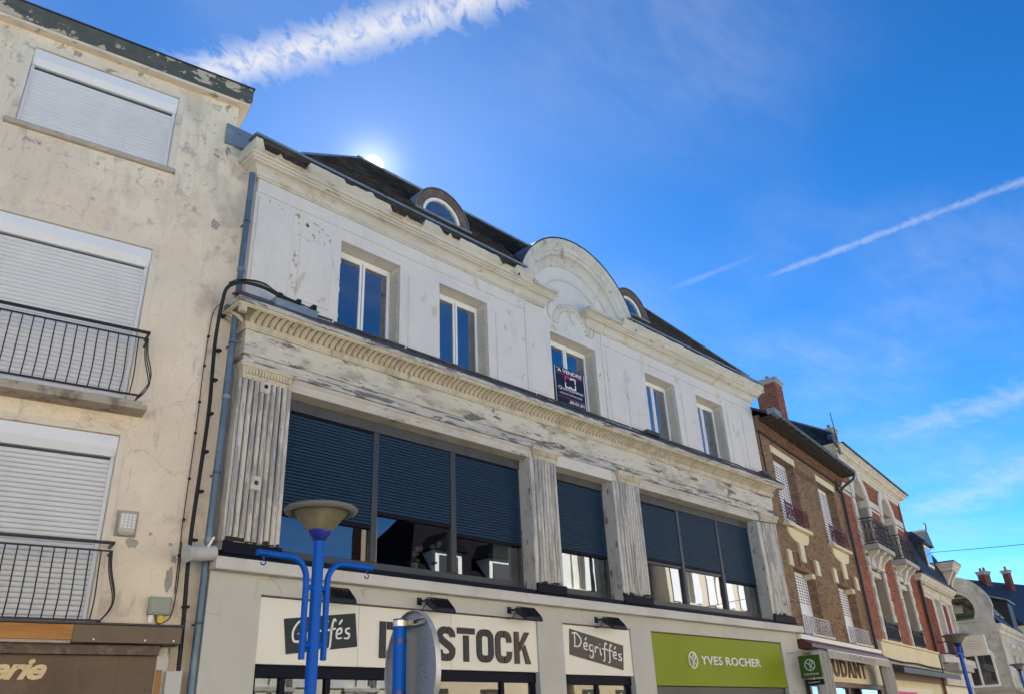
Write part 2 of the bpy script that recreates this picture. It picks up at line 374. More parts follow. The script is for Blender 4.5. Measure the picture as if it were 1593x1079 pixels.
mat('architrave_paint', (.49, .47, .43), .88, layers=[((.40, .385, .37), 2, (.4, 1, 2), .45, .66, .8), ((.13, .125, .125), 3.2, (.35, 1, 3.2), .555, .595, .9), ((.64, .61, .54), 4, (.5, 1, 2), .60, .64, .7)], chip=True, bump=.4, bscale=22, bstretch=(.4, 1, 2.2))
mat('lintel_paint', (.56, .52, .455), .85, layers=[((.40, .36, .31), 2.4, (.5, 1, 1), .45, .7, .8), ((.20, .16, .12), 5, (.5, 1, 2), .64, .74, .7)], bump=.25)
mat('lintel_clean', (.64, .60, .525), .8, layers=[((.52, .48, .41), 1.5, V1, .45, .75, .6)], bump=.15)
mat('jamb_paint', (.55, .53, .475), .85, layers=[((.36, .345, .32), 4, (1, 1, .3), .5, .66, .8), ((.10, .095, .09), 8, (1, 1, .4), .63, .68, .85)], bump=.4)
mat('rot_shade_dark', (.035, .03, .028), .95, layers=[((.11, .09, .07), 7, V1, .5, .7, .7)], bump=.8, bscale=18)
mat('slate', (.009, .011, .015), .5, spec=.3, island=(.046, .050, .060), layers=[((.05, .05, .05), 6, V1, .66, .78, .4)], bump=.25)
mat('zinc', (.22, .27, .31), .45, metal=.35, layers=[((.34, .40, .44), 2.5, V1, .5, .7, .6), ((.09, .10, .11), 5, V1, .6, .75, .7)], bump=.12)
mat('zinc_pipe', (.10, .15, .20), .42, metal=.3, layers=[((.20, .28, .34), 2.0, (1, 1, .5), .45, .7, .7), ((.05, .06, .07), 7, V1, .64, .75, .6)])
mat('zinc_dark', (.055, .058, .062), .5, metal=.2, layers=[((.16, .17, .17), 3, (.6, 1, 1), .5, .7, .6)], bump=.15)
mat('pipe_grey', (.47, .47, .45), .55, layers=[((.30, .30, .29), 4, V1, .5, .75, .6)])
mat('anthracite', (.040, .046, .054), .42, spec=.45, layers=[((.055, .06, .066), 1.5, V1, .4, .7, .6)])
mat('shutter_blue', (.006, .030, .070), .42, spec=.28, layers=[((.009, .038, .080), 1.0, V1, .4, .7, .6)])
mat('header_grey', (.075, .078, .085), .5, layers=[((.045, .045, .05), 4, (1, 1, .3), .55, .7, .7)])
mat('navy_band', (.006, .007, .018), .55, spec=.12)
mat('render_grey', (.53, .525, .48), .88, layers=[((.475, .47, .44), .9, V1, .4, .68, .8), ((.50, .47, .40), 1.5, V1, .5, .75, .5), ((.30, .30, .28), 5, (1, 1, .2), .66, .8, .4)], crack=.6, bump=.15, bscale=50)
mat('ledge_white', (.60, .58, .53), .8, layers=[((.50, .48, .44), 1.2, V1, .4, .7, .8), ((.34, .32, .29), 6, (.4, 1, 1), .64, .78, .5)], bump=.1)
mat('sign_cream', (.80, .775, .68), .5, spec=.3, layers=[((.76, .73, .63), .8, (1, 1, .6), .45, .75, .6), ((.60, .53, .40), 3, (1, 1, .2), .66, .82, .35)])
mat('sign_black', (.028, .028, .032), .5)
mat('letter_brown', (.055, .045, .042), .5)
mat('sign_teal', (.012, .022, .026), .5)
mat('sign_brown', (.085, .075, .062), .55)
mat('sign_green', (.22, .28, .006), .5, spec=.2, layers=[((.195, .255, .006), .8, V1, .4, .7, .7)])
mat('white_paint', (.80, .80, .78), .55)
mat('letter_silver', (.72, .72, .66), .4)
mat('floodlight_black', (.016, .018, .026), .45)
mat('tan_brick', (.215, .135, .078), .9, island=(.30, .195, .115), layers=[((.14, .085, .055), .8, V1, .48, .72, .5), ((.34, .25, .17), 9, V1, .66, .74, .3)], bump=.35, bscale=60)
mat('red_brick', (.25, .075, .045), .9, island=(.34, .125, .075), layers=[((.16, .06, .04), 1.2, V1, .5, .72, .5), ((.45, .30, .22), 9, V1, .68, .75, .35)], bump=.35, bscale=60)
mat('dark_red_brick', (.20, .050, .035), .9, island=(.27, .075, .05), layers=[((.12, .04, .03), 1.2, V1, .5, .72, .5)], bump=.3, bscale=60)
mat('mortar', (.30, .255, .20), .95, bump=.2)
mat('mortar_dark', (.17, .125, .09), .95, bump=.2)
mat('ivory', (.70, .62, .42), .7, layers=[((.60, .52, .35), 1.3, V1, .45, .72, .7), ((.40, .34, .24), 7, (1, 1, .3), .67, .8, .4)], bump=.12)
mat('stone_white', (.60, .575, .52), .85, layers=[((.45, .43, .39), 1.6, V1, .45, .7, .8), ((.25, .235, .21), 6, (1, 1, .5), .64, .78, .5)], bump=.25)
mat('reveal_grey', (.42, .41, .385), .9, layers=[((.32, .31, .29), 1.4, V1, .45, .7, .8)], bump=.2)
mat('cement_old', (.50, .485, .445), .92, layers=[((.34, .335, .31), 1.0, V1, .42, .64, .85), ((.60, .585, .54), 1.8, V1, .55, .72, .7), ((.20, .195, .18), 5, (1, 1, .4), .62, .76, .5)], bump=.35, bscale=25)
mat('shutter_white', (.76, .77, .80), .5, layers=[((.62, .63, .66), 3, V1, .5, .75, .5)])
mat('shadow_slot', (.06, .06, .065), .8)
mat('maroon', (.105, .022, .022), .45, spec=.4, layers=[((.16, .05, .045), 2, (.4, 1, 2), .5, .75, .5)])
mat('canvas_grey', (.40, .39, .37), .9, layers=[((.30, .29, .28), 3, (1, 1, .3), .5, .72, .7)], bump=.2)
mat('faded_red', (.46, .30, .29), .9, layers=[((.40, .39, .37), 18, V1, .45, .6, .9)])
mat('gunmetal', (.045, .05, .055), .5)
mat('blue_paint', (.0005, .078, .44), .4, spec=.12, layers=[((.0005, .062, .36), 6, V1, .55, .75, .6), ((.004, .03, .12), 3, (1, 1, .3), .60, .75, .5), ((.45, .46, .45), 45, V1, .735, .745, .9)])
mat('blue_dark', (.008, .022, .20), .35, spec=.5)
mat('lamp_rim', (.17, .17, .165), .4, spec=.5, layers=[((.10, .10, .10), 6, V1, .5, .7, .6)])
mat('aluminium', (.32, .34, .38), .42, metal=.55, layers=[((.24, .25, .28), 7, (1, 1, .5), .5, .72, .6), ((.44, .46, .48), 19, V1, .6, .72, .4)])
mat('steel_clip', (.55, .52, .45), .3, metal=.8)
mat('brown_metal', (.150, .100, .066), .6, layers=[((.105, .068, .045), 1.3, V1, .45, .7, .8), ((.20, .145, .10), 4, (1, 1, .4), .6, .75, .5)], bump=.12)
mat('brown_fascia', (.165, .125, .085), .65, layers=[((.13, .095, .062), 3, V1, .45, .7, .6)])
mat('raw_wood', (.46, .22, .07), .8, layers=[((.34, .145, .04), 3, (.3, 1, 3), .45, .65, .8), ((.16, .07, .03), 9, V1, .70, .76, .7)], bump=.2)
mat('gold_letter', (.68, .54, .30), .5)
mat('cable_black', (.010, .010, .012), .55)
mat('meter_green', (.30, .34, .28), .6, layers=[((.24, .28, .23), 5, V1, .5, .7, .6)])
mat('beige_plastic', (.52, .47, .37), .6)
mat('yellow_tag', (.70, .52, .03), .6)
mat('glass_bulb', (.55, .55, .50), .2)
mat('dark_room', (.045, .045, .05), .9)
mat('room_cream', (.40, .36, .28), .9)
mat('curtain', (.72, .70, .64), .85, bump=.1)
mat('orchid_petal', (.70, .48, .62), .6)
mat('orchid_stem', (.08, .16, .04), .6)
mat('pot_white', (.75, .74, .70), .4)
mat('board_navy', (.012, .013, .025), .35)
mat('logo_pink', (.62, .03, .25), .5)
mat('sign_emblem', (.62, .72, .68), .5)
mat('sign_dkgreen', (.050, .105, .012), .45)
mat('asphalt', (.055, .055, .057), .9, layers=[((.08, .08, .08), 2, V1, .5, .75, .6)], bump=.3, bscale=90)
mat('paving', (.30, .29, .27), .9, layers=[((.22, .21, .2), 1.5, V1, .45, .7, .7)], bump=.2)
mat('kerb_stone', (.36, .35, .33), .85, bump=.2)
mat('earth', (.16, .14, .11), .95)
mat('house_cream', (.72, .61, .42), .85, layers=[((.66, .55, .37), .8, V1, .45, .7, .7)])
mat('house_white', (.78, .73, .61), .85, layers=[((.72, .66, .54), .8, V1, .45, .7, .7)])
mat('house_ochre', (.74, .61, .42), .85, layers=[((.68, .55, .38), .8, V1, .45, .7, .7)])
mat('mirror_cream', (.56, .46, .29), .85, layers=[((.50, .40, .25), .8, V1, .45, .7, .7)])
mat('mirror_pale', (.58, .52, .40), .85, layers=[((.50, .44, .33), .8, V1, .45, .7, .7)])
mat('road_paint', (.75, .75, .72), .7)
glassmat('pane_sky', (.50, .53, .55), .32, .55)
glassmat('pane_first', (.62, .65, .66), .14, .62)
mat('tile_dark', (.010, .010, .013), .9, spec=.03)
glassmat('pane_shop', (.62, .64, .66), .07, .75)
# smoky lamp bowl: acrylic, half see-through
mt = bpy.data.materials.new('smoky_acrylic'); mt.use_nodes = True; q = G(mt.node_tree); mt.node_tree.nodes.clear()
o_ = q.n('ShaderNodeOutputMaterial'); mx = q.n('ShaderNodeMixShader'); tr = q.n('ShaderNodeBsdfTransparent'); pb = q.n('ShaderNodeBsdfPrincipled'); tl = q.n('ShaderNodeBsdfTranslucent'); m2 = q.n('ShaderNodeMixShader')
pos = q.n('ShaderNodeNewGeometry').outputs['Position']
q.put(pb.inputs['Base Color'], q.mix(q.ramp(q.noise(pos, 7, 6, .6), .4, .7), (.30, .27, .18), (.42, .38, .27))); pb.inputs['Roughness'].default_value = .18
tr.inputs[0].default_value = (.72, .69, .58, 1); tl.inputs[0].default_value = (.55, .50, .34, 1)
m2.inputs[0].default_value = .45; q.l(pb.outputs[0], m2.inputs[1]); q.l(tl.outputs[0], m2.inputs[2])
mx.inputs[0].default_value = .72; q.l(tr.outputs[0], mx.inputs[1]); q.l(m2.outputs[0], mx.inputs[2]); q.l(mx.outputs[0], o_.inputs[0]); M['smoky_acrylic'] = mt

# ------------------------------------------------------------------ the setting
def struct(name, mb, mt): o = mb.build(name, mt); o['kind'] = 'structure'; return o
struct('ground', MB().add([(-900, -900, -.02), (900, -900, -.02), (900, 900, -.02), (-900, 900, -.02)], [(0, 1, 2, 3)]), 'earth')
def along(pts, w0, w1, z0, z1):
    """strip following the street line, offset w0..w1 towards -y"""
    mb = MB(); rows = []
    for x, y in pts: rows.append([(x, y-w0, z0), (x, y-w0, z1), (x, y-w1, z1), (x, y-w1, z0)])
    for i in range(len(rows)-1):
        mb.add(rows[i]+rows[i+1], [(0, 4, 5, 1), (1, 5, 6, 2), (2, 6, 7, 3)])
    return mb
FRONT = [(-60, 12.4), (5.3, .22), (22.1, .1), (48.3, 4.0), (110, 13.2)]
struct('pavement', along(FRONT, -.5, 4.4, -.02, .12), 'paving')
struct('kerb', along(FRONT, 4.4, 4.6, -.02, .125), 'kerb_stone')
struct('road', along(FRONT, 4.6, 10.0, -.02, .004), 'asphalt')
struct('kerb_opposite', along(FRONT, 10.0, 10.2, -.02, .125), 'kerb_stone')
struct('pavement_opposite', along(FRONT, 10.2, 13.2, -.02, .12), 'paving')

# ------------------------------------------------------------------ cream shop building
MX = 13.66
B = rootobj('shop_building', 'weathered cream building with curved pediment, navy roller shutters and two shops below', 'building', (MX, 0, 0), 0, None, (MX, 0, 0))
WIN = [(7.06, 8.45), (9.46, 10.82), (12.84, 14.48), (16.52, 17.88), (18.92, 20.30)]
XL, XR = 5.28, 22.08
# upper wall, central bay slightly proud
mat('flake_tan', (.46, .40, .30), .95, layers=[((.34, .30, .24), 9, V1, .48, .66, .8)], bump=.3)
MB().walls(XL, XR, 8.0, 11.0, .10, .50, [(a, b, 8.22, 10.18) for a, b in WIN]).build('wall', 'plaster_white', B)
for a, b in ((5.285, 11.985), (14.815, 22.075)): MB().bbox(a, b, .078, .0995, 10.43, 10.72, .006).build('wall_band', 'plaster_white', B)
PAN = [(5.33, 6.03, 8.6, 10.36), (6.19, 6.86, 8.6, 10.03), (8.65, 9.27, 8.4, 10.02), (11.05, 11.72, 8.4, 10.03), (12.06, 12.66, 8.5, 10.40),
       (14.90, 15.5, 8.5, 10.36), (15.64, 16.34, 8.4, 9.98), (18.14, 18.70, 8.4, 9.98), (20.50, 21.06, 8.4, 10.0), (21.34, 22.02, 8.5, 10.2)]
for a, b, c, d in PAN: MB().bbox(a, b, .074, .0995, c, d, .014).build('wall_panel', 'plaster_white', B)
for x in (11.99, 14.74): MB().bbox(x, x+.07, .07, .0995, 8.3, 10.72, .01).build('pilaster_strip', 'plaster_white', B)
# flaked spots on the upper wall
rnd = random.Random(17)
for cx, cz, a, b, n_ in ((6.12, 10.22, .10, .14, 5), (6.45, 10.22, .22, .10, 7), (6.75, 10.08, .10, .08, 3), (6.11, 9.6, .05, .35, 6), (6.1, 8.95, .05, .2, 4), (5.7, 10.33, .2, .05, 3), (6.5, 9.96, .2, .05, 4), (14.6, 9.3, .08, .3, 3)):
    for k in range(n_):
        px_, pz_ = cx+rnd.uniform(-a, a), cz+rnd.uniform(-b, b); q0 = rnd.uniform(.012, .05); q1_ = rnd.uniform(.012, .055)
        MB().prism([(px_+q0*math.cos(t)*rnd.uniform(.5, 1.1), pz_+q1_*math.sin(t)*rnd.uniform(.5, 1.1)) for t in [2*math.pi*i/11 for i in range(11)]], (.0735 if any(p_[0] < px_ < p_[1] and p_[2] < pz_ < p_[3] for p_ in PAN) else .0992), .11).build('flaked_spot', 'flake_tan', B)
# windows of the upper floor
hinge_me = MB().tube([(0, 0, -.05), (0, 0, .05)], .014, 6).mesh('hinge'); hinge_me.materials.append(M['stone_white'])
for i, (a, b) in enumerate(WIN):
    y = .405
    fr = MB(); w = .055
    fr.bbox(a+.012, a+w, y, y+.07, 8.25, 10.165, .008); fr.bbox(b-w, b-.012, y, y+.07, 8.25, 10.165, .008)
    fr.bbox(a+w, b-w, y, y+.07, 10.08, 10.165, .008); fr.bbox(a+w, b-w, y, y+.07, 8.25, 8.33, .008)
    wd = fr.build('window', 'white_paint', B)
    c = (a+b)/2
    for (l, r) in ((a+w, c-.012), (c+.012, b-w)):
        s_ = .05; lf = MB(); y2 = y-.02
        lf.bbox(l, l+s_, y2, y2+.06, 8.335, 10.075, .008); lf.bbox(r-s_, r, y2, y2+.06, 8.335, 10.075, .008)
        lf.bbox(l+s_, r-s_, y2, y2+.06, 10.02, 10.075, .008); lf.bbox(l+s_, r-s_, y2, y2+.06, 8.335, 8.40, .008)
        lf.build('casement', 'white_paint', wd)
        MB().box(l+s_+.001, r-s_-.001, y2+.025, y2+.033, 8.401, 10.019).build('pane', 'pane_sky', wd)
    MB().box(a+.001, a+.02, .13, .16, 8.25, 10.15).build('hinge_strip', 'raw_wood', wd)
    for z in (8.6, 9.15, 9.75):
        inst('hinge', hinge_me, wd, (b-.03, .15, z)); inst('hinge', hinge_me, wd, (a+.03, .15, z))
    MB().bbox(a-.02, b+.02, -.02, .40, 8.19, 8.245, .01).build('sill', 'zinc_dark', wd)
    rm = MB(); rm.add([(a-.3, .5, 8.1), (b+.3, .5, 8.1), (b+.3, 2.2, 8.1), (a-.3, 2.2, 8.1), (a-.3, .5, 10.5), (b+.3, .5, 10.5), (b+.3, 2.2, 10.5), (a-.3, 2.2, 10.5)],
                      [(0, 1, 2, 3), (4, 7, 6, 5), (3, 2, 6, 7), (0, 3, 7, 4), (1, 5, 6, 2)])
    rm.build('room', 'dark_room', B)
# louvred shutter leaves folded against the right reveal
for a, b in WIN:
    s_ = MB()
    for k in range(22): s_.box(b-.014, b-.002, .18, .38, 8.30+k*.082, 8.355+k*.082)
    s_.build('folded_shutter', 'plaster_cream', B, kind='stuff')

# upper cornice: two mitred lengths either side of the pediment
prof = [(.0, 10.70), (.03, 10.70), (.03, 10.735), (.05, 10.745)]
for k in range(7): t = k/6; prof.append((.05+.13*(1-math.cos(t*math.pi/2)), 10.75+.15*math.sin(t*math.pi/2)))
prof += [(.20, 10.905), (.20, 10.945), (.23, 10.95), (.245, 10.985), (.28, 10.99), (.285, 11.01)]
def ragged(x0, x1, amount, seed, left, right):
    """crown of the cornice, its upper edge broken away in places"""
    rnd = random.Random(seed); n = int((x1-x0)/.06); mb = MB()
    def gap(x):
        return 0
    hs_ = []
    lev = 0
    for i in range(n+1):
        if rnd.random() < .22: lev = rnd.choice([0, 0, .03, .07, .12, .17, .20])*amount
        hs_.append(lev+rnd.random()*.015*amount)
    rows = []
    for i in range(n+1):
        x = x0+(x1-x0)*i/n; h = hs_[i]
        pr = [(.285, 11.01), (.30, 11.06), (.345, 11.11), (.375, 11.15), (.38, 11.20), (.38, 11.235)]
        z1 = 11.235-h
        row = [(x, .08-p, min(z, z1)) for p, z in pr]+[(x, .08-.30, z1-.01), (x, .1, z1)]
        rows.append(row)
    k = len(rows[0])
    for i in range(n): mb.add(rows[i]+rows[i+1], [(j, k+j, k+j+1, j+1) for j in range(k-1)])
    mb.f.append(tuple(range(k))); b0 = n-1
    mb.add(rows[-1], [tuple(range(k-1, -1, -1))])
    return mb
CO = MB().sweepU(5.26, 12.62, .08, .45, prof).build('cornice', 'cornice_plaster', B)
MB().sweepU(14.22, 22.10, .08, .45, prof).build('cornice', 'cornice_plaster', B)
MB().sweepU(12.0, 12.50, .075, .4, [(.20, 11.011), (.34, 11.02), (.35, 11.07), (.34, 11.10), (.0, 11.14)], False, True).build('cornice_cap', 'stone_pediment', CO)
MB().sweepU(14.30, 15.3, .075, .4, [(.20, 11.011), (.34, 11.02), (.35, 11.07), (.34, 11.10), (.0, 11.14)], True, False).build('cornice_cap', 'stone_pediment', CO)
ragged(4.975, 12.02, 1.0, 3, True, False).build('broken_crown', 'cornice_plaster', B, label='upper cornice edge with chunks of plaster fallen away')
ragged(15.32, 22.38, .12, 9, False, True).build('cornice_crown', 'cornice_plaster', B)
for x0, x1, d in ((4.98, 5.0, 1), (22.36, 22.385, 1)): MB().box(x0, x1, -.29, .45, 11.012, 11.23).build('crown_return', 'cornice_plaster', B)
MB().box(5.02, 12.0, -.20, .12, 11.012, 11.25).build('rotten_eave_board', 'rot_shade_dark', B)
MB().box(15.35, 22.3, -.17, .12, 11.04, 11.2).build('eave_board', 'cornice_plaster', B)
for x0, x1 in ((4.96, 11.75), (15.6, 22.4)):
    MB().prismx([(-.33, 11.256), (-.315, 11.256), (-.315, 11.29), (.02, 11.33), (.02, 11.35), (-.33, 11.305)], x0, x1).build('gutter_edge', 'zinc', B)

# pediment
PC = (13.70, 10.56)
th = math.asin((11.02-PC[1])/2.18)
pp = [(1.58, .10), (1.60, .07), (1.64, .06), (1.68, .04)]
for k in range(6): t = k/5; pp.append((1.70+.13*math.sin(t*math.pi/2), .04-.13*(1-math.cos(t*math.pi/2))))
pp += [(1.85, -.10), (1.92, -.11), (1.93, -.135), (1.97, -.15), (2.05, -.17), (2.08, -.21), (2.14, -.235), (2.20, -.24), (2.21, -.20), (2.21, .45)]
PD = MB().arc(PC[0], PC[1], pp, th, math.pi-th, 64).build('pediment', 'stone_pediment', B, smooth=True)
ty = [(PC[0]+1.9*math.cos(a), PC[1]+1.9*math.sin(a)) for a in [math.pi*k/40 for k in range(41)]]
MB().prism([(p[0], max(p[1], 11.0)) for p in ty if p[1] > 10.9], .101, .48).build('tympanum', 'plaster_white', PD)
MB().arc(PC[0], PC[1], [(1.20, .11), (1.205, .085), (1.24, .08), (1.26, .085), (1.265, .11)], th*1.4, math.pi-th*1.4, 40).build('moulded_ring', 'plaster_cream', PD)
MD = MB().arc(13.66, 10.42, [(.60, .11), (.605, .075), (.64, .06), (.68, .06), (.71, .075), (.715, .11)], 0.05, math.pi-.05, 36).build('medallion', 'stone_pediment', PD)
pl = MB().lathe([(0, .022), (.014, .018), (.02, .008), (.022, 0)], n=8).mesh('pearl'); pl.materials.append(M['stone_pediment'])
for k in range(15):
    a = math.pi*(k+.5)/15; inst('pearl', pl, MD, (13.66+.53*math.cos(a), .099, 10.42+.53*math.sin(a)), (R_(90), 0, 0), (1.5, 1.5, 1.3))
for s_ in (-1, 1):
    pts = [(13.66+s_*.78, 10.50), (13.66+s_*.86, 10.75), (13.66+s_*.70, 11.05)]
    gm = MB(); ribbon(gm, [(p.x, p.y) for p in smooth_path([(a, b, 0) for a, b in pts])], .035, .08, .12); gm.build('garland', 'stone_pediment', PD)
MB().arc(PC[0], PC[1], [(2.215, -.25), (2.235, -.25), (2.235, 1.5), (2.215, 1.5)], th, math.pi-th, 40).build('zinc_cap', 'zinc_dark', PD)

# roof with slates
RF = MB()
e0, e1 = (-.30, 11.30), (2.0, 14.10)
xl0, xl1, xr0, xr1 = 5.85, 8.62, 21.55, 18.9
yc, zc_ = .55, 11.30+2.80*(.85/2.3)
RF.add([(xl0, e0[0], e0[1]), (11.72, e0[0], e0[1]), (11.72, yc, zc_), (15.68, yc, zc_), (15.68, e0[0], e0[1]), (xr0, e0[0], e0[1]), (xr1, e1[0], e1[1]), (xl1, e1[0], e1[1]), (xl0, 7.0, 11.3), (xr0, 7.0, 11.3), (xr1, 4.5, 14.1), (xl1, 4.5, 14.1)],
       [(0, 1, 2, 7), (2, 3, 6, 7), (3, 4, 5, 6), (7, 6, 10, 11), (0, 7, 11, 8), (5, 9, 10, 6), (8, 11, 10, 9)])
RO = RF.build('roof', 'slate', B)
sl_ = MB(); nrow = 30; rnd = random.Random(5)
nv = Vector((0, -(e1[1]-e0[1]), (e1[0]-e0[0]))).normalized()
for r in range(nrow):
    t0, t1_ = r/nrow, (r+1.25)/nrow
    a = xl0+(xl1-xl0)*t0+.02; b = xr0+(xr1-xr0)*t0-.02
    x = a-(.11 if r % 2 else 0)
    while x < b:
        x2 = x+.205; l, rr = max(x, a), min(x2, b)
        if 11.7 > l and rr > 11.72 and t0 < .37: rr = 11.72
        if l < 15.68 and rr > 15.68 and t0 < .37: l = 15.68
        if rr-l > .03 and not (t0 < .37 and l >= 11.7 and rr <= 15.69):
            lift = .022+rnd.random()*.012; j = rnd.uniform(-.012, .012)/3
            p0 = Vector((0, e0[0]+(e1[0]-e0[0])*(t0+j), e0[1]+(e1[1]-e0[1])*(t0+j))); p1 = Vector((0, e0[0]+(e1[0]-e0[0])*min(t1_, 1), e0[1]+(e1[1]-e0[1])*min(t1_, 1)))
            q0 = p0+nv*lift; q1 = p1+nv*.004
            sl_.add([(l, q0.y, q0.z), (rr, q0.y, q0.z), (rr, q1.y, q1.z), (l, q1.y, q1.z), (l, p0.y, p0.z), (rr, p0.y, p0.z)], [(0, 1, 2, 3), (4, 5, 1, 0)])
        x = x2+.006
sl_.build('slates', 'slate', RO, kind='stuff')
rg = MB().tube([(xl1-.05, 2.0, 14.12), (xr1+.05, 2.0, 14.12)], .045, 8); rg.tube([(xl0, -.3, 11.33), (xl1, 2, 14.12)], .03, 6); rg.tube([(xr0, -.3, 11.33), (xr1, 2, 14.12)], .03, 6)
rg.build('ridge_capping', 'zinc', RO)
def dormer(cx, name='dormer'):
    z0 = 11.80; y = .12
    D = MB().arc(cx, z0, [(.745, y-.05), (.765, y-.05), (.765, 1.6), (.745, 1.6)], 0, math.pi, 32).build(name, 'zinc', B)
    MB().arc(cx, z0, [(.545, y+.03), (.55, y-.02), (.60, y-.035), (.70, y-.04), (.742, y-.03), (.742, y+.1), (.545, y+.1)], 0, math.pi, 32).build('arch_trim', 'wood_brown', D)
    MB().arc(cx, z0, [(.46, y+.04), (.465, y+.01), (.535, y+.005), (.542, y+.02), (.542, y+.06), (.46, y+.06)], 0.0, math.pi, 28).build('window_frame', 'white_paint', D)
    MB().prism([(cx+.458*math.cos(math.pi*k/24), z0+.458*math.sin(math.pi*k/24)) for k in range(25)], y+.045, y+.055).build('pane', 'pane_sky', D)
    MB().prism([(cx+.74*math.cos(math.pi*k/24), z0+.74*math.sin(math.pi*k/24)) for k in range(25)], y+.3, y+.32).build('dark_backing', 'dark_room', D)
    ap = MB().bbox(cx-.80, cx+.80, y-.09, y+.3, z0-.055, z0-.003, .008); ap.bbox(cx-.78, cx+.78, y-.05, y+.3, z0-.40, z0-.056, .004)
    for k in range(5): ap.bbox(cx-.76+k*.37, cx-.72+k*.37, y-.075, y-.051, z0-.38, z0-.06, .004)
    ap.build('apron', 'zinc', D)
    return D
mat('wood_brown', (.135, .095, .075), .8, layers=[((.22, .17, .14), 6, V1, .48, .66, .8), ((.05, .035, .03), 9, V1, .62, .72, .8)], bump=.5, bscale=30)
dormer(9.56); dormer(16.22)
# body of the building behind the front
MB().walls(0, 1, 0, 1, 0, 1, []).v
bd = MB().box(5.30, 5.32, .52, 7.0, 0, 11.0); bd.box(22.04, 22.06, .52, 7.0, 0, 11.0); bd.box(5.30, 22.06, 7.0, 7.3, 0, 11.2); bd.box(5.33, 22.03, .52, 6.99, 10.9, 11.0)
bd.build('rear_walls', 'plaster_cream', B)

# lower cornice with a row of carved tongues
cp2 = [(-.02, 7.675), (.03, 7.675), (.03, 7.70), (.045, 7.705), (.045, 7.745), (.06, 7.75), (.06, 7.775), (.045, 7.785)]
for k in range(7): t = k/6; cp2.append((.05+.22*(1-math.cos(t*math.pi/2)), 7.79+.115*math.sin(t*math.pi/2)))
cp2 += [(.28, 7.905), (.28, 7.92), (.30, 7.925), (.315, 7.96), (.33, 7.965), (.33, 8.02), (.31, 8.035), (.12, 8.16), (-.14, 8.235)]
C2 = MB().sweepU(5.30, 22.04, -.05, .30, cp2).build('lower_cornice', 'crown_cream', B)
MB().sweepU(5.30, 22.04, -.05, .30, [(.0, 7.775)]+[(.0535+.215*(1-math.cos(t*math.pi/12)), 7.787+.115*math.sin(t*math.pi/12)) for t in range(7)]).build('cove', 'crown_gap_shade', C2)  # darker than the tongues, so the painted gap shade brings out their relief
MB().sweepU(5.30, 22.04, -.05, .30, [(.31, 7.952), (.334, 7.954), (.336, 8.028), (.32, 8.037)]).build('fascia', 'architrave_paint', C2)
tg = MB(); n = 5; k2 = 6; b0 = 0
for i in range(k2+1):
    t = i/k2; p = .05+.22*(1-math.cos(t*math.pi/2)); z = .115*math.sin(t*math.pi/2)
    wv = .049*(math.sin(math.pi*min(1, .18+t*.62)))**.6
    for j in range(n+1):
        s_ = -1+2*j/n; bul = .040*(1-s_*s_)*math.sin(math.pi*(.12+.8*t))
        tg.v.append((s_*wv, -p-.006-bul*.75, z-.004-bul*.75))
for i in range(k2):
    for j in range(n): a = i*(n+1)+j; tg.f.append((a, a+1, a+n+2, a+n+1))
tm = tg.mesh('tongue', smooth=True); tm.materials.append(M['crown_cream'])
nt_ = 145
for k in range(nt_):
    x = 5.30+(22.04-5.30)*(k+.5)/nt_; inst('tongue', tm, C2, (x, -.05, 7.79))
for k in range(3): inst('tongue', tm, C2, (5.30, .0+k*.10, 7.79), (0, 0, R_(-90)))
for x in (5.16,): MB().bbox(5.03, 5.14, -.37, -.26, 7.80, 7.93, .03).build('corner_leaf', 'crown_cream', C2)
# zinc covering of the lower cornice, slipped sheets
zb = MB(); rnd = random.Random(11); x = 5.05
while x < 22.2:
    w = rnd.uniform(.9, 1.9); x2 = min(x+w, 22.3); j = rnd.uniform(-.012, .02)
    zb.prismx([(-.375+j, 8.04), (-.36+j, 8.04), (-.16, 8.19+j*.5), (.08, 8.265), (.08, 8.285), (-.17, 8.235+j), (-.375+j, 8.075)], x, x2-.006); x = x2
zb.build('zinc_covering', 'zinc_dark', C2)
rl = MB(); x = 5.9
while x < 22.0:
    w = rnd.uniform(.8, 2.2); rl.tube([(x, -.24+rnd.uniform(-.02, .02), 8.215), (min(x+w, 22.1), -.24+rnd.uniform(-.02, .02), 8.215+rnd.uniform(-.01, .02))], .022, 6); x += w+.05
rl.build('zinc_roll', 'zinc_dark', C2)
tr_ = MB().bbox(5.62, 6.42, -.31, -.06, 8.10, 8.265, .01); tr_.build('gutter_trough', 'zinc', C2)
for x in (15.75, 21.3): MB().bbox(x, x+.5, -.33, -.05, 8.20, 8.30, .02).build('lead_flap', 'zinc_dark', C2)

# frieze and architrave
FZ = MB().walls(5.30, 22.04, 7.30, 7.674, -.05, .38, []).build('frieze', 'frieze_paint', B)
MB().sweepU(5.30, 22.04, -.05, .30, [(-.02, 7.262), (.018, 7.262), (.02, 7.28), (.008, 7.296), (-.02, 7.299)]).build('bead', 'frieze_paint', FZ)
MB().walls(5.31, 22.03, 7.085, 7.261, -.042, .38, []).build('architrave', 'architrave_paint', B)

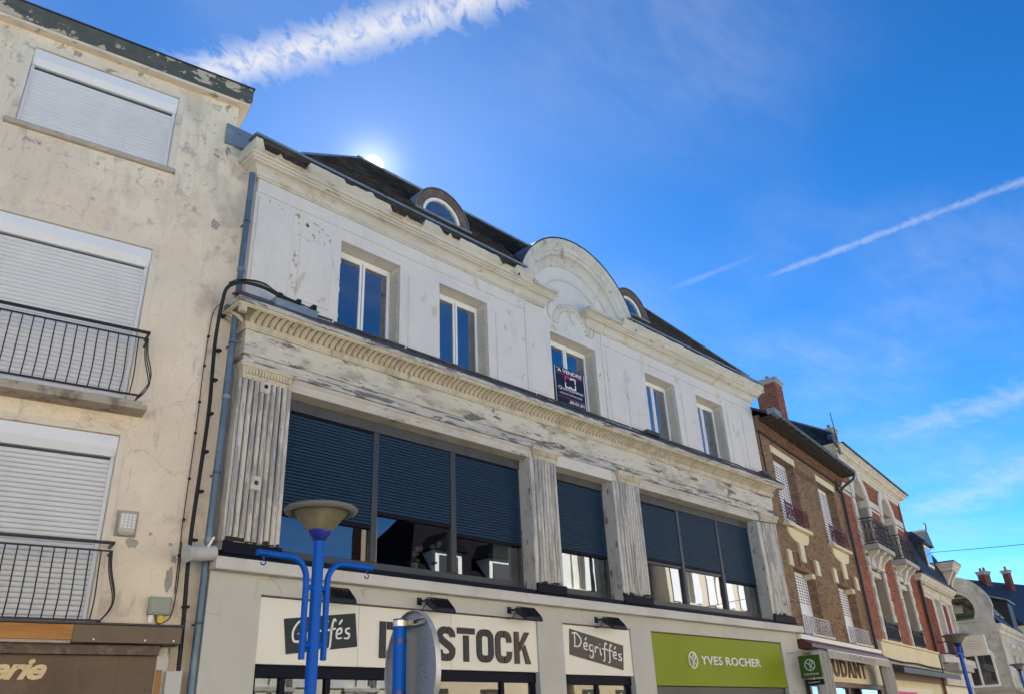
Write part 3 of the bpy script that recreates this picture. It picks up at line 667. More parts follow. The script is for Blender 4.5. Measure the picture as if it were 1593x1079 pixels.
# pilasters: boarded, reeded, rotten at the foot
rm_ = MB(); w = .080; pr = [(-.5, 0), (-.48, -.025), (-.38, -.042), (-.2, -.054), (0, -.058), (.2, -.054), (.38, -.042), (.48, -.025), (.5, 0)]
for z in (0, 1):
    for a, b in pr: rm_.v.append((a*w, b, z))
n = len(pr)
for j in range(n-1): rm_.f.append((j, j+1, n+j+1, n+j))
rm_.f.append(tuple(range(n-1, -1, -1))); rm_.f.append(tuple(range(n, 2*n)))
reed = rm_.mesh('reed', smooth=True); reed.materials.append(M['old_wood'])
rnd = random.Random(21)
def pilaster(x0, x1, r0, r1, plain):
    P_ = MB().walls(x0, x1, 4.187, 7.084, -.005, .42, []).build('pilaster', 'jamb_paint', B); MB().box(r0+.004, r1-.004, -.0085, -.0055, 4.34, 6.86).build('backing', 'rot_shade_dark', P_)  # dark sheet behind the reeds: groove shade put into its colour
    for a, b in plain: MB().bbox(a, b, -.03, -.006, 4.33+rnd.uniform(0, .03), 6.87, .008).build('board', 'old_wood', P_)
    n = max(1, round((r1-r0)/.1)); st = (r1-r0)/n
    for k in range(n):
        zb_ = 4.34+rnd.choice([0, .01, .03, .05]); inst('reed', reed, P_, (r0+st*(k+.5), -.008, zb_), (0, rnd.uniform(-.003, .003), 0), (st/.1*1.0, 1, 6.875-zb_))
    cpf = [(.0, 6.85), (.035, 6.852), (.04, 6.88), (.05, 6.885), (.055, 6.90)]
    for k in range(5): t = k/4; cpf.append((.055+.045*(1-math.cos(t*math.pi/2)), 6.905+.12*math.sin(t*math.pi/2)))
    cpf += [(.11, 7.03), (.11, 7.06), (.12, 7.065), (.12, 7.084), (0, 7.084)]
    CP = MB().sweepU(r0+.02, r1-.02, -.02, .02, cpf).build('capital', 'crown_cream', P_)
    n2 = int((r1-r0)/.05)
    lf = MB()
    for k in range(n2):
        x = r0+(r1-r0)*(k+.5)/n2; lf.bbox(x-.019, x+.019, -.118, -.06, 6.915, 7.02, .012)
    lf.build('carved_leaves', 'crown_cream', CP, kind='stuff')
    rt = MB()
    for k in range(int((x1-x0)/.045)):
        x = x0+.045*k; h = rnd.uniform(.01, .07)
        if rnd.random() < .7: rt.box(x, x+.04, -.05+rnd.uniform(0, .03), -.004, 4.302, 4.30+h)
    rt.build('rotten_foot', 'rot_shade_dark', P_, kind='stuff')
    return P_
P1 = pilaster(5.34, 6.21, 5.345, 6.13, [(6.132, 6.205)])
P2 = pilaster(11.77, 12.57, 11.89, 12.565, [(11.775, 11.885)])
P3 = pilaster(14.50, 15.48, 14.72, 15.475, [(14.505, 14.60), (14.605, 14.715)])
P4 = pilaster(20.95, 22.02, 21.16, 22.0, [(20.955, 21.05), (21.055, 21.155)])
sd_ = MB()
for k in range(3): sd_.box(5.312, 5.339, -.0+k*.115, .108+k*.115, 4.33+.02*k, 7.08)
sd_.build('side_boards', 'old_wood', P1)
hm = MB()
def vent(x, z, par):
    v = MB().bbox(x-.085, x+.085, -.085, -.04, z-.11, z+.11, .012).build('vent_plate', 'jamb_paint', par)
    MB().lathe([(.036, 0), (.036, .012), (.0, .012)], n=14).mesh
    hm = MB(); c = [(x+.036*math.cos(2*math.pi*k/14), z+.036*math.sin(2*math.pi*k/14)) for k in range(14)]
    hm.prism(c, -.088, -.06).build('hole', 'rot_shade_dark', v)
vent(5.72, 6.78, P1); vent(5.71, 5.22, P1); vent(21.62, 4.62, P4)
MB().tube([(20.9, -.06, 6.83), (22.6, -.30, 6.84)], .012, 6).build('iron_rod', 'gunmetal', P4)
# lintels
L1 = MB().bbox(6.215, 11.765, .0, .30, 6.86, 7.083, .006).build('lintel', 'lintel_paint', B)
for x in (8.65,): MB().bbox(x, x+.02, -.012, -.001, 6.86, 7.08, .003).build('joint_cover', 'lintel_paint', L1)
L2 = MB().bbox(12.575, 14.495, -.03, .30, 6.83, 7.083, .006).build('lintel', 'lintel_clean', B, label='clean repainted lintel over the narrow middle window')
L3 = MB().bbox(15.485, 20.945, .0, .30, 6.86, 7.083, .006).build('lintel', 'lintel_paint', B)
for L_, a, b in ((L1, 6.215, 11.765), (L3, 15.485, 20.945)):
    MB().prismx([(-.014, 7.08), (-.03, 7.05), (-.03, 7.03), (-.012, 7.01), (-.0005, 7.0), (-.0005, 7.08)], a, b).build('moulding', 'lintel_paint', L_)
# shutter windows of the first floor
slat = MB(); pr = [(.002, 0), (-.009, .005), (-.015, .016), (-.016, .026), (-.013, .036), (-.002, .0415), (.004, .042)]
slat.v = [(x, y, z) for x in (0, 1) for y, z in pr]; n = len(pr)
slat.f = [(j, n+j, n+j+1, j+1) for j in range(n-1)]+[tuple(range(n)), tuple(range(2*n-1, n-1, -1))]
slat_b = slat.mesh('slat', smooth=True); slat_b.materials.append(M['shutter_blue'])
slat_w = slat.mesh('slat', smooth=True); slat_w.materials.append(M['pvc_slat'])
def shutter_bay(x0, x1, mull, bottoms, transoms):
    y = .30
    f = MB(); f.bbox(x0, x0+.05, y, y+.08, 4.19, 6.66, .006); f.bbox(x1-.05, x1, y, y+.08, 4.19, 6.66, .006); f.bbox(x0+.05, x1-.05, y, y+.08, 4.19, 4.375, .006)
    for a, b in mull: f.bbox(a, b, y-.025, y+.08, 4.376, 6.66, .006)
    F = f.build('bay_window', 'anthracite', B)
    MB().bbox(x0, x1, y-.02, y+.2, 6.665, 6.855, .006).build('shutter_header', 'header_grey', F)
    xs = [x0+.05]+[v for a in mull for v in a]+[x1-.05]
    for i in range(0, len(xs), 2):
        a, b, zb_ = xs[i], xs[i+1], bottoms[i//2]
        SH = MB().box(a+.002, b-.002, y+.012, y+.016, zb_+.03, 6.66).bbox(a+.002, b-.002, y-.012, y+.018, zb_-.035, zb_+.028, .004).build('roller_shutter', 'navy_band', B)
        nz = int((6.66-zb_-.03)/.056)
        for k in range(nz): inst('slat', slat_b, SH, (a+.004, y+.010, zb_+.03+k*.056), (0, 0, 0), (b-a-.008, 1.15, 1.22))
        MB().box(a+.001, b-.001, y+.045, y+.055, 4.378, 6.655).build('pane', 'pane_first', F)
        if transoms[i//2]:
            MB().bbox(a, b, y+.0, y+.06, transoms[i//2], transoms[i//2]+.06, .005).build('transom', 'anthracite', F)
shutter_bay(6.212, 11.768, [(8.07, 8.19), (9.87, 10.0)], [4.96, 5.22, 5.08], [None, None, None])
shutter_bay(12.572, 14.498, [], [5.15], [None])
shutter_bay(15.482, 20.948, [(17.38, 17.50), (19.20, 19.31)], [5.30, 5.28, 5.11], [5.20, 5.18, None])
rm = MB(); rm.add([(5.5, .6, 4.2), (21.9, .6, 4.2), (21.9, 4.5, 4.2), (5.5, 4.5, 4.2), (5.5, .6, 6.95), (21.9, .6, 6.95), (21.9, 4.5, 6.95), (5.5, 4.5, 6.95)], [(0, 1, 2, 3), (4, 7, 6, 5), (3, 2, 6, 7), (0, 3, 7, 4), (1, 5, 6, 2)])
rm.build('room', 'dark_room', B)
for x0, x1 in ((11.15, 11.66), (20.35, 20.85), (13.95, 14.4)):
    cu = MB(); pts = []
    for k in range(41): t = k/40; pts.append((x0+(x1-x0)*t, .50+.03*math.sin(t*40)))
    for i in range(40): cu.add([(*pts[i], 4.25), (*pts[i+1], 4.25), (*pts[i+1], 6.6), (*pts[i], 6.6)], [(0, 1, 2, 3)])
    cu.build('curtain', 'curtain', B)

# ledge between shops and first floor
LG = MB().sweepU(5.36, 22.06, .0, .30, [(0, 3.90), (.17, 3.90), (.18, 3.91), (.18, 4.06), (.17, 4.075), (0, 4.10)])
LG = LG.build('ledge', 'ledge_white', B)
for x in (10.6, 12.28, 17.2): MB().bbox(x, x+.012, -.1835, -.17, 3.902, 4.06, .001).build('joint', 'render_grey', LG)
MB().prismx([(-.17, 4.085), (-.16, 4.085), (-.05, 4.12), (-.05, 4.185), (.3, 4.185), (.3, 4.08), (-.05, 4.08)], 5.26, 22.16).build('dark_flashing', 'navy_band', LG)
for a, b in ((5.30, 6.23), (11.75, 12.60), (14.48, 15.50), (20.93, 22.06)): MB().bbox(a, b, -.085, -.051, 4.14, 4.315, .008).build('pilaster_base', 'navy_band', LG)

# shop fronts
H1, H2, H3 = (6.0, 11.76), (12.48, 14.64), (15.37, 21.14)
MB().walls(5.20, 22.08, 0, 3.899, 0, .5, [(*H1, -.1, 3.64), (*H2, -.1, 3.63), (*H3, -.1, 3.625)]).build('shop_wall', 'render_grey', B)
def shopfront(h, zt, mull, name, col):
    f = MB(); y = .10
    f.bbox(h[0]+.001, h[1]-.001, y, y+.12, zt-.17, zt-.004, .006)
    for x in [h[0]+.001]+mull+[h[1]-.091]: f.bbox(x, x+.09, y+.02, y+.11, .35, zt-.171, .006)
    f.bbox(h[0]+.001, h[1]-.001, y-.02, y+.14, .12, .349, .006)
    F = f.build(name, col, B)
    ms = [h[0]+.09]+[v for m_ in mull for v in (m_, m_+.09)]+[h[1]-.092]
    for i in range(0, len(ms), 2): MB().box(ms[i]+.001, ms[i+1]-.001, y+.06, y+.068, .351, zt-.172).build('pane', 'pane_shop', F)
    rm = MB(); a, b = h
    rm.add([(a, .5, .1), (b, .5, .1), (b, 4, .1), (a, 4, .1), (a, .5, 3.0), (b, .5, 3.0), (b, 4, 3.0), (a, 4, 3.0)], [(0, 1, 2, 3), (4, 7, 6, 5), (3, 2, 6, 7), (0, 3, 7, 4), (1, 5, 6, 2)])
    rm.build('room', 'room_cream', B)
shopfront(H1, 2.71, [6.47, 7.23, 10.86], 'shopfront', 'navy_band')
shopfront(H2, 2.69, [13.5], 'shopfront', 'navy_band')
shopfront(H3, 2.52, [16.6, 17.9, 19.6], 'shopfront', 'anthracite')
for h, z in ((H1, 3.64), (H2, 3.63), (H3, 3.625)): MB().bbox(h[0]-.0, h[1]+.0, -.006, .03, z-.022, z-.001, .003).build('recess_shadow_strip', 'wood_brown', B)  # brown strip stands in for the shadow line atop each sign recess

# ------------------------------------------------------------------ signs of the shops
def sign_panel(name, h, z0, z1, mt, label, y=.03, joints=()):
    o = MB().bbox(h[0]+.004, h[1]-.004, y, y+.06, z0, z1, .004).build(name, mt); tag(o, label, 'sign')
    for x in joints: MB().box(x, x+.006, y-.0015, y+.01, z0+.004, z1-.004).build('panel_joint', 'sill_stone', o)
    return o
SG = sign_panel('shop_sign', H1, 2.712, 3.615, 'sign_cream', 'long cream shop sign reading STOCK with a slanted black Griffés panel', joints=(7.72, 9.62))
T_ = .116; Hh = .55; GA = .014
def arcp(cx, cz, r, a0, a1, n=7): return [(cx+r*math.cos(R_(a0+(a1-a0)*k/n)), cz+r*math.sin(R_(a0+(a1-a0)*k/n))) for k in range(n+1)]
def letter(ch, x, z, w, mt, y=.03):
    mb = MB(); t = T_; r = .10; e = t/2; c = w/2
    S_ = []
    if ch in 'OC':
        S_.append([(c-GA, Hh-e)]+arcp(e+r, Hh-e-r, r, 90, 180)+arcp(e+r, e+r, r, 180, 270)+[(c-GA, e)])
        if ch == 'O': S_.append([(c+GA, Hh-e)]+arcp(w-e-r, Hh-e-r, r, 90, 0)+arcp(w-e-r, e+r, r, 0, -90)+[(c+GA, e)])
        else: S_ += [[(c+GA, Hh-e)]+arcp(w-e-r, Hh-e-r, r, 90, 0)+[(w-e, Hh*.64)], [(c+GA, e)]+arcp(w-e-r, e+r, r, -90, 0)+[(w-e, Hh*.36)]]
    elif ch == 'S':
        S_ += [[(c-GA, Hh-e)]+arcp(e+r, Hh-e-r, r, 90, 180)+[(e, Hh*.69), (e+.05, Hh*.60), (w-e-.05, Hh*.41), (w-e, Hh*.32)]+arcp(w-e-r, e+r, r, 0, -90)[1:]+[(c+GA, e)]]
        S_ += [[(c+GA, Hh-e)]+arcp(w-e-r, Hh-e-r, r, 90, 0)+[(w-e, Hh*.70)], [(c-GA, e)]+arcp(e+r, e+r, r, 270, 180)+[(e, Hh*.32)]]
    elif ch == 'T': S_ += [[(0, Hh-.05), (w, Hh-.05)], [(c, Hh-.125), (c, 0)]]
    elif ch == 'K':
        S_ += [[(e, 0), (e, Hh)]]
        for pg in ([(t+.025, Hh*.40), (w, Hh), (w-.125, Hh), (t+.025, Hh*.66)], [(w-.12, 0), (w+.01, 0), (t+.155, Hh*.60), (t+.085, Hh*.47)]):
            mb.prism([(x+a, z+b) for a, b in pg], y-.0275, y-.0012)
    elif ch == 'D': S_ += [[(e, 0), (e, Hh)], [(t+.03, Hh-e)]+arcp(w-e-r, Hh-e-r, r, 90, 0)+arcp(w-e-r, e+r, r, 0, -90)+[(t+.03, e)]]
    for i, p in enumerate(S_):
        ribbon(mb, [(x+a, z+b) for a, b in p], .10 if ch == 'T' and i == 0 else t, y-.028, y-.001)
    return mb.build('letter_'+ch.lower(), mt, SG)
letter('D', 8.12, 2.85, .40, 'sign_black')
for ch, x, mt in (('S', 9.30, 'sign_black'), ('T', 9.755, 'sign_black'), ('O', 10.205, 'sign_black'), ('C', 10.66, 'letter_brown'), ('K', 11.14, 'letter_brown')):
    letter(ch, x, 2.845, .40, mt)
def hand(mb, strokes, ox, oz, sx_, sz_, sh, y0, y1, w=.03):
    """handwritten strokes in letter units"""
    for s_ in strokes:
        p = smooth_path([(a, b, 0) for a, b in s_], 7)
        k = len(p); ws = [w*(.55+.6*math.sin(math.pi*min(.95, .12+.8*i/(k-1)))) for i in range(k)]
        ribbon(mb, [(ox+q_.x*sx_+0*q_.y, oz+q_.y*sz_+sh*q_.x*sx_) for q_ in p], ws, y0, y1)
GL = {'G': ([[(.75, .95), (.45, 1.0), (.15, .6), (.2, .15), (.55, .1), (.72, .45), (.45, .45), (.78, .48), (.68, 0)]], .9),
      'D': ([[(.25, .95), (.22, .05)], [(0, .9), (.4, 1.02), (.8, .65), (.6, .15), (.1, .02)]], .95),
      'r': ([[(.08, .5), (.1, .02)], [(.1, .3), (.25, .48), (.4, .42)]], .45),
      'i': ([[(.1, .5), (.12, .02), (.22, .08)], [(.1, .72), (.13, .77)]], .28),
      'f': ([[(.5, .88), (.36, .98), (.24, .5), (.18, -.3), (.02, -.4)], [(.02, .48), (.5, .54)]], .48),
      'e': ([[(.08, .25), (.35, .32), (.32, .52), (.1, .42), (.1, .08), (.4, .06)]], .5),
      'é': ([[(.08, .25), (.35, .32), (.32, .52), (.1, .42), (.1, .08), (.4, .06)], [(.2, .72), (.38, .95)]], .5),
      's': ([[(.36, .5), (.14, .45), (.16, .3), (.34, .2), (.28, .02), (.02, .04)]], .42),
      'g': ([[(.38, .46), (.14, .48), (.08, .12), (.34, .1), (.4, .45), (.36, -.3), (.12, -.42), (.05, -.25)]], .5)}
def handword(word, x0, x1, z0, hsz, sh, y, par, mt='white_paint', w=.028):
    tot = sum(GL[c][1] for c in word); sx_ = (x1-x0)/tot; mb = MB(); x = 0
    for c in word:
        hand(mb, GL[c][0], x0+x*sx_, z0+sh*x*sx_, sx_, hsz, sh, y-.006, y, w); x += GL[c][1]
    return mb.build('lettering', mt, par)
gp = MB().prism([(6.48, 2.85), (7.70, 3.00), (7.64, 3.49), (6.41, 3.335)], .012, .029).build('slanted_panel', 'sign_teal', SG)
handword('Griffés', 6.52, 7.56, 2.99, .30, .12, .011, gp)
S2 = sign_panel('shop_sign', H2, 2.692, 3.605, 'sign_cream', 'square cream shop sign with a brown panel reading Dégriffés')
dp = MB().prism([(12.66, 3.05), (14.30, 2.80), (14.36, 3.28), (12.70, 3.53)], .012, .029).build('slanted_panel', 'sign_brown', S2)
handword('Dégriffés', 12.74, 14.28, 3.21, .26, -.155, .011, dp)
S3 = sign_panel('shop_sign', H3, 2.523, 3.602, 'sign_green', 'wide olive green shop sign with raised YVES ROCHER letters')
text_mb('YVES ROCHER', 17.22, 19.92, 2.985, 3.175, .03, .03, bold=.012, space=1.05).build('lettering', 'letter_silver', S3)
def emblem(cx, cz, r, y, par, mt, dep=.03):
    n = 28; mb = MB().arc(cx, cz, [(r*.84, y), (r*.84, y-dep), (r, y-dep), (r, y)], 0, 2*math.pi*.999, n)
    for s_ in ([(-.62, .45), (-.1, .05), (.0, -.35), (-.05, -.8)], [(-.1, .05), (.1, .5), (.35, .75)], [(.35, .75), (.6, .45), (.35, .05), (.0, -.05)], [(.1, -.05), (.35, -.4), (.65, -.5)]):
        ribbon(mb, [(cx+p.x*r, cz+p.y*r) for p in smooth_path([(a, b, 0) for a, b in s_], 6)], r*.15, y-dep*.9, y)
    return mb.build('emblem', mt, par)
emblem(16.90, 3.07, .185, .03, S3, 'letter_silver')

# floodlights over the signs
def floodlight(x, z, label):
    r = rootobj('floodlight', label, 'lamp', (x, 0, z), 0, 'floodlights over the shop signs')
    MB().prismx([(-.46, -.155), (-.44, -.17), (-.20, -.02), (-.14, .06), (-.18, .085), (-.28, .065), (-.45, -.10)], -.21, .21).build('head', 'floodlight_black', r)
    fn = MB()
    for k in range(9): fn.prismx([(-.44, -.09), (-.28, .073), (-.18, .092), (-.18, .11), (-.29, .09), (-.45, -.07)], -.19+k*.045, -.18+k*.045)
    fn.build('cooling_fins', 'floodlight_black', r)
    MB().tube([(-.17, -.14, .05), (-.2, -.06, .06), (-.2, .0, .06)], .016, 6).bbox(-.25, -.15, -.014, -.002, .0, .12, .003).build('arm', 'floodlight_black', r)
    MB().tube(smooth_path([(-.18, -.16, .02), (-.24, -.12, -.09), (-.3, -.03, -.10)]), .007, 5).build('cable', 'cable_black', r)
    MB().add([(-.19, -.447, -.153), (.19, -.447, -.153), (.19, -.2, -.028), (-.19, -.2, -.028)], [(0, 3, 2, 1)]).build('lens', 'glass_bulb', r)
floodlight(7.12, 3.70, 'black floodlight half hidden behind the lamp post')
floodlight(9.10, 3.70, 'black floodlight behind the top of the round road sign')
floodlight(11.22, 3.70, 'black floodlight above the K of STOCK')
floodlight(13.72, 3.68, 'black floodlight above the Dégriffés sign')

# board in the middle window
BDx0, BDx1 = 12.93, 13.93
bd = MB().bbox(BDx0, BDx1+.03, .10, .125, 8.30, 9.34, .003).build('estate_board', 'white_paint'); tag(bd, 'dark A VENDRE estate agency board in the window under the pediment', 'sign')
MB().box(BDx0, BDx1, .096, .099, 8.33, 9.34).build('printed_face', 'board_navy', bd)
text_mb("'A VENDRE", BDx0+.05, BDx1-.07, 9.215, 9.315, .0955, .002, bold=.015).build('lettering', 'white_paint', bd)
for x0_, x1_, z_ in ((.02, .98, 9.17), (.02, .98, 8.60), (.36, .62, 8.755)): MB().box(BDx0+x0_, BDx0+x1_, .094, .0955, z_, z_+.008).build('line', 'logo_pink', bd)
def br(x, z, sx_, sz_, mt):
    """one corner bracket of the square logo"""
    l = MB(); w = .034; a_, b_ = .15, .115
    ribbon(l, [(x, z+sz_*b_), (x, z), (x+sx_*a_, z), (x+sx_*a_, z+sz_*b_*.38)], w, .0925, .0955); l.build('logo_corner', mt, bd)
cx, cz = BDx0+.50, 9.005
br(cx-.175, cz+.13, 1, -1, 'logo_pink'); br(cx+.175, cz+.13, -1, -1, 'white_paint'); br(cx-.175, cz-.13, 1, 1, 'white_paint'); br(cx+.175, cz-.13, -1, 1, 'white_paint')
text_mb('Quentimmo', BDx0+.06, BDx1-.06, 8.775, 8.865, .0955, .002).build('lettering', 'white_paint', bd)
text_mb('AGENCE IMMOBILIERE', BDx0+.11, BDx1-.11, 8.68, 8.72, .0955, .002, space=1.15).build('lettering', 'white_paint', bd)
text_mb('.30.01.01', BDx0+.40, BDx1-.06, 8.49, 8.57, .0955, .002, bold=.015).build('lettering', 'white_paint', bd)

# orchids behind the first-floor glass
def orchid(x, z, label, h=.42, n=7):
    r = rootobj('orchid', label, 'plant', (x, .445, 4.38), 0, 'orchids on the first-floor window ledge')
    MB().lathe([(0, 0), (.05, 0), (.065, .11), (.06, .11), (.0, .10)], n=16).build('pot', 'pot_white', r)
    rn = random.Random(int(x*100)); st = smooth_path([(0, 0, .1), (.02, 0, .25), (.04, -.02, h), (.16, -.04, h+.06)])
    MB().tube(st, .005, 5).build('stem', 'orchid_stem', r)
    lv = MB()
    for a in (20, 150, 260): 
        d = Vector((math.cos(R_(a)), math.sin(R_(a)), 0)); e = Vector((-d.y, d.x, 0))
        lv.add([Vector((0, 0, .1))-e*.01, Vector((0, 0, .1))+e*.01, d*.1+e*.03+Vector((0, 0, .17)), d*.2+Vector((0, 0, .12)), d*.1-e*.03+Vector((0, 0, .17))], [(0, 1, 2, 3, 4)])
    lv.build('leaf', 'orchid_stem', r)
    for k in range(n):
        p = st[int(len(st)*.5)+int(k*len(st)*.48/n)]+Vector((rn.uniform(-.05, .05), rn.uniform(-.04, .02), rn.uniform(-.05, .03))); fl = MB()
        for a in (90, 162, 234, 306, 18):
            c, s_ = math.cos(R_(a)), math.sin(R_(a))
            fl.add([(p.x, p.y-.01, p.z), (p.x+.035*c-.02*s_, p.y, p.z+.035*s_+.02*c), (p.x+.055*c, p.y-.006, p.z+.055*s_), (p.x+.035*c+.02*s_, p.y, p.z+.035*s_-.02*c)], [(0, 3, 2, 1)])
        fl.build('blossom', 'orchid_petal', r)
orchid(9.15, 0, 'pale pink orchid in a white pot, left one behind the middle shutter window', .34)
orchid(9.55, 0, 'taller pale pink orchid in a white pot behind the middle shutter window', .46)

# ------------------------------------------------------------------ left house
LH = rootobj('stucco_house', 'tall flaking beige stucco house with closed white roller shutters', 'house', (5.34, .22, 0), -10.6)
LW = [(-3.72, -1.50, 10.42, 11.94), (-3.72, -1.50, 6.20, 8.82), (-3.72, -1.50, 3.16, 5.72)]
holes = list(LW)
MB().walls(-9.5, -.48, 0, 12.25, 0, .35, holes).build('wall', 'stucco', LH)
MB().walls(-.479, -.10, 0, 11.30, .012, .4, []).build('infill_strip', 'stucco', LH)
MB().box(-9.5, -9.2, .351, 8, 0, 12.25).box(-.80, -.481, .351, 8, 0, 12.249).box(-9.5, -.481, 8, 8.3, 0, 12.25).build('rear_walls', 'stucco', LH)
PF = MB().bbox(-9.6, -.30, -.16, 8.2, 12.26, 12.60, .004).build('parapet', 'peeled_fascia', LH, label='dark grey parapet edge with peeling cream paint')
MB().box(-9.58, -.32, -.14, 8.18, 12.20, 12.258).build('soffit', 'stucco_trim', PF)
MB().box(-9.62, -.28, -.18, 8.22, 12.601, 12.625).build('coping', 'gunmetal', PF)
pt = MB(); rnd = random.Random(3); x = -9
MB().prism([(-.66, 11.31), (-.14, 11.31), (-.08, 11.66), (-.66, 11.74)], -.05, .3).build('zinc_flashing', 'zinc', LH)
for i, h in enumerate(LW):
    x0, x1, z0, z1 = h
    s_ = MB()                                        # flat rendered surround
    s_.bbox(x0-.10, x0-.001, -.012, .05, z0, z1+.10, .004); s_.bbox(x1+.001, x1+.10, -.012, .05, z0, z1+.10, .004); s_.bbox(x0-.001, x1+.001, -.012, .05, z1+.001, z1+.10, .004)
    s_.build('window_surround', 'stucco_trim', LH)
    bt = z1-.30
    SH = MB().box(x0+.004, x1-.004, .125, .13, z0+.03, bt).build('roller_shutter', 'shadow_slot', LH)
    n = int((bt-z0-.05)/.066)
    for k in range(n): inst('slat', slat_w, SH, (x0+.055, .122, z0+.05+k*.066), (0, 0, 0), (x1-x0-.11, 1.25, 1.49))
    MB().bbox(x0+.055, x1-.055, .105, .124, z0+.004, z0+.05, .004).build('bottom_bar', 'pvc_white', SH)
    for a in (x0+.004, x1-.054): MB().bbox(a, a+.05, .085, .122, z0+.002, bt, .005).build('guide_rail', 'pvc_white', SH)
    MB().prismx([(.124, bt), (.075, bt+.003), (.012, bt+.115), (.012, z1-.02), (.03, z1-.004), (.124, z1-.004)], x0+.004, x1-.004).build('shutter_box', 'pvc_white', SH)
MB().bbox(-3.86, -1.38, -.07, .08, 10.33, 10.418, .01).build('window_sill', 'sill_stone', LH)
def railing(zb, zm, zt, x0, x1, par, first):
    """bellied iron balcony railing with a curved return at its right end"""
    RL = MB().bbox(x0, x1+.012, -.325, -.275, zt-.035, zt, .006).bbox(x0, x1, -.312, -.288, zm-.02, zm, .004).bbox(x0, x1, -.312, -.288, zb-.02, zb+.006, .004)
    RL.bbox(x1-.02, x1+.012, -.274, .0, zt-.035, zt, .006); RL.bbox(x1-.02, x1+.004, -.287, .0, zm-.02, zm, .004); RL.bbox(x1-.02, x1+.004, -.287, .0, zb-.02, zb+.006, .004)
    R0 = RL.build('balcony_railing', 'iron_black', par)
    h = zm-zb
    def bar(dx, dy): return MB().tube(smooth_path([(0, 0, h), (dx*.25, dy*.25, h*.72), (dx, dy, h*.34), (dx*.75, dy*.75, h*.15), (0, 0, 0)], 4), .0085, 6).mesh('bar', smooth=True)
    bm = bar(0, -.11); bm.materials.append(M['iron_black']); bs = bar(.13, -.0); bs.materials.append(M['iron_black']); bc = bar(.10, -.10); bc.materials.append(M['iron_black'])
    x = x1-.135
    while x > x0+.02: inst('bar', bm, R0, (x, -.30, zb)); x -= .135
    inst('bar', bc, R0, (x1-.006, -.30, zb))
    for y in (-.2, -.1): inst('bar', bs, R0, (x1-.006, y, zb))
    return R0
SB = MB().bbox(-4.0, -1.26, -.34, .0, 6.03, 6.10, .008).bbox(-3.95, -1.32, -.30, .1, 6.101, 6.16, .006).build('balcony_slab', 'rusty_slab', LH)
railing(6.25, 7.14, 7.25, -4.0, -1.385, LH, True); railing(3.185, 4.055, 4.17, -4.0, -1.385, LH, False)
# shop fascia below
FS = MB().bbox(-6.0, -1.685, -.35, -.02, 2.94, 3.12, .004).build('fascia_board', 'raw_wood', LH, label='bare orange wooden fascia board')
MB().bbox(-1.684, -.40, -.352, -.02, 2.915, 3.122, .004).build('fascia_board', 'brown_fascia', LH)
MB().bbox(-6.0, -.37, -.375, -.0, 3.123, 3.15, .004).build('fascia_cap', 'gunmetal', LH)
MB().box(-6.0, -1.69, -.33, -.02, 2.905, 2.938).build('fascia_batten', 'sill_stone', LH)
MB().box(-6.0, -.62, -.22, -.01, 2.79, 2.903).build('awning_housing', 'wood_brown', LH)
for x in (-1.45, -.85, -.5): MB().bbox(x, x+.02, -.357, -.353, 2.94, 2.96, .001).build('screw', 'steel_clip', LH)
SP = MB().bbox(-6.0, -.62, -.12, -.02, .9, 2.788, .004).build('shop_sign', 'brown_metal'); SP.location = LH.location; SP.rotation_euler = LH.rotation_euler
tag(SP, 'brown metal shop sign with gold letters ending in erie', 'sign')
MB().box(-1.075, -1.068, -.1225, -.1, .9, 2.786).build('panel_joint', 'sign_brown', SP)
text_mb('erie', -2.46, -1.865, 2.50, 2.735, -.121, .016, shear=.38, bold=.035, space=.92).build('lettering', 'gold_letter', SP)
for x, z in ((-1.58, 2.40), (-.72, 2.37)): MB().bbox(x, x+.02, -.128, -.121, z, z+.02, .002).build('rivet', 'gunmetal', SP)
MB().bbox(-.615, -.46, -.10, -.001, .0, 2.90, .006).build('shop_jamb', 'jamb_paint', LH)
MB().bbox(-.60, -.53, -.115, -.101, 2.30, 2.62, .006).build('bare_wood_patch', 'raw_wood', LH)
MB().bbox(-.50, -.30, -.24, -.05, .3, 2.60, .006).build('grey_cover', 'pvc_grey', LH)
# flaked patches of render
rnd = random.Random(8)
for cx, cz, a, b in ((-1.12, 4.24, .12, .08), (-.58, 3.80, .06, .19), (-.55, 4.06, .05, .06), (-.90, 4.38, .035, .03), (-.62, 4.26, .03, .03), (-.62, 9.6, .09, .12)):
    pts = [(cx+a*math.cos(t)*rnd.uniform(.6, 1.1), cz+b*math.sin(t)*rnd.uniform(.6, 1.1)) for t in [2*math.pi*k/13 for k in range(13)]]
    MB().prism(pts, -.003, .002).build('flaked_patch', 'patch', LH)
vb = rootobj('wall_vent', 'small beige gridded box on the stucco beside the lower balcony', 'vent', LH.location+Matrix.Rotation(R_(-10.6), 3, 'Z')@Vector((-1.22, 0, 4.31)), -10.6)
MB().bbox(-.15, .13, -.012, -.001, .0, .36, .006).build('mortar_patch', 'patch', vb)
MB().bbox(-.115, .10, -.09, -.013, .03, .31, .012).build('case', 'beige_plastic', vb)
for i in range(4):
    for k in range(5): MB().bbox(-.10+i*.05, -.062+i*.05, -.102, -.0905, .10+k*.04, .132+k*.04, .004).build('grid_cell', 'pvc_white', vb)
MB().bbox(-.10, .085, -.10, -.0905, .005, .05, .006).build('foot_lip', 'sill_stone', vb)
mb_ = rootobj('meter_box', 'grey green meter box with white and yellow tags above the brown fascia', 'box', LH.location+Matrix.Rotation(R_(-10.6), 3, 'Z')@Vector((-.66, 0, 3.31)), -10.6)
MB().bbox(-.14, .14, -.09, -.001, .0, .23, .008).build('case', 'meter_green', mb_); MB().bbox(-.12, .125, -.098, -.0905, .02, .20, .006).build('door', 'meter_green', mb_)
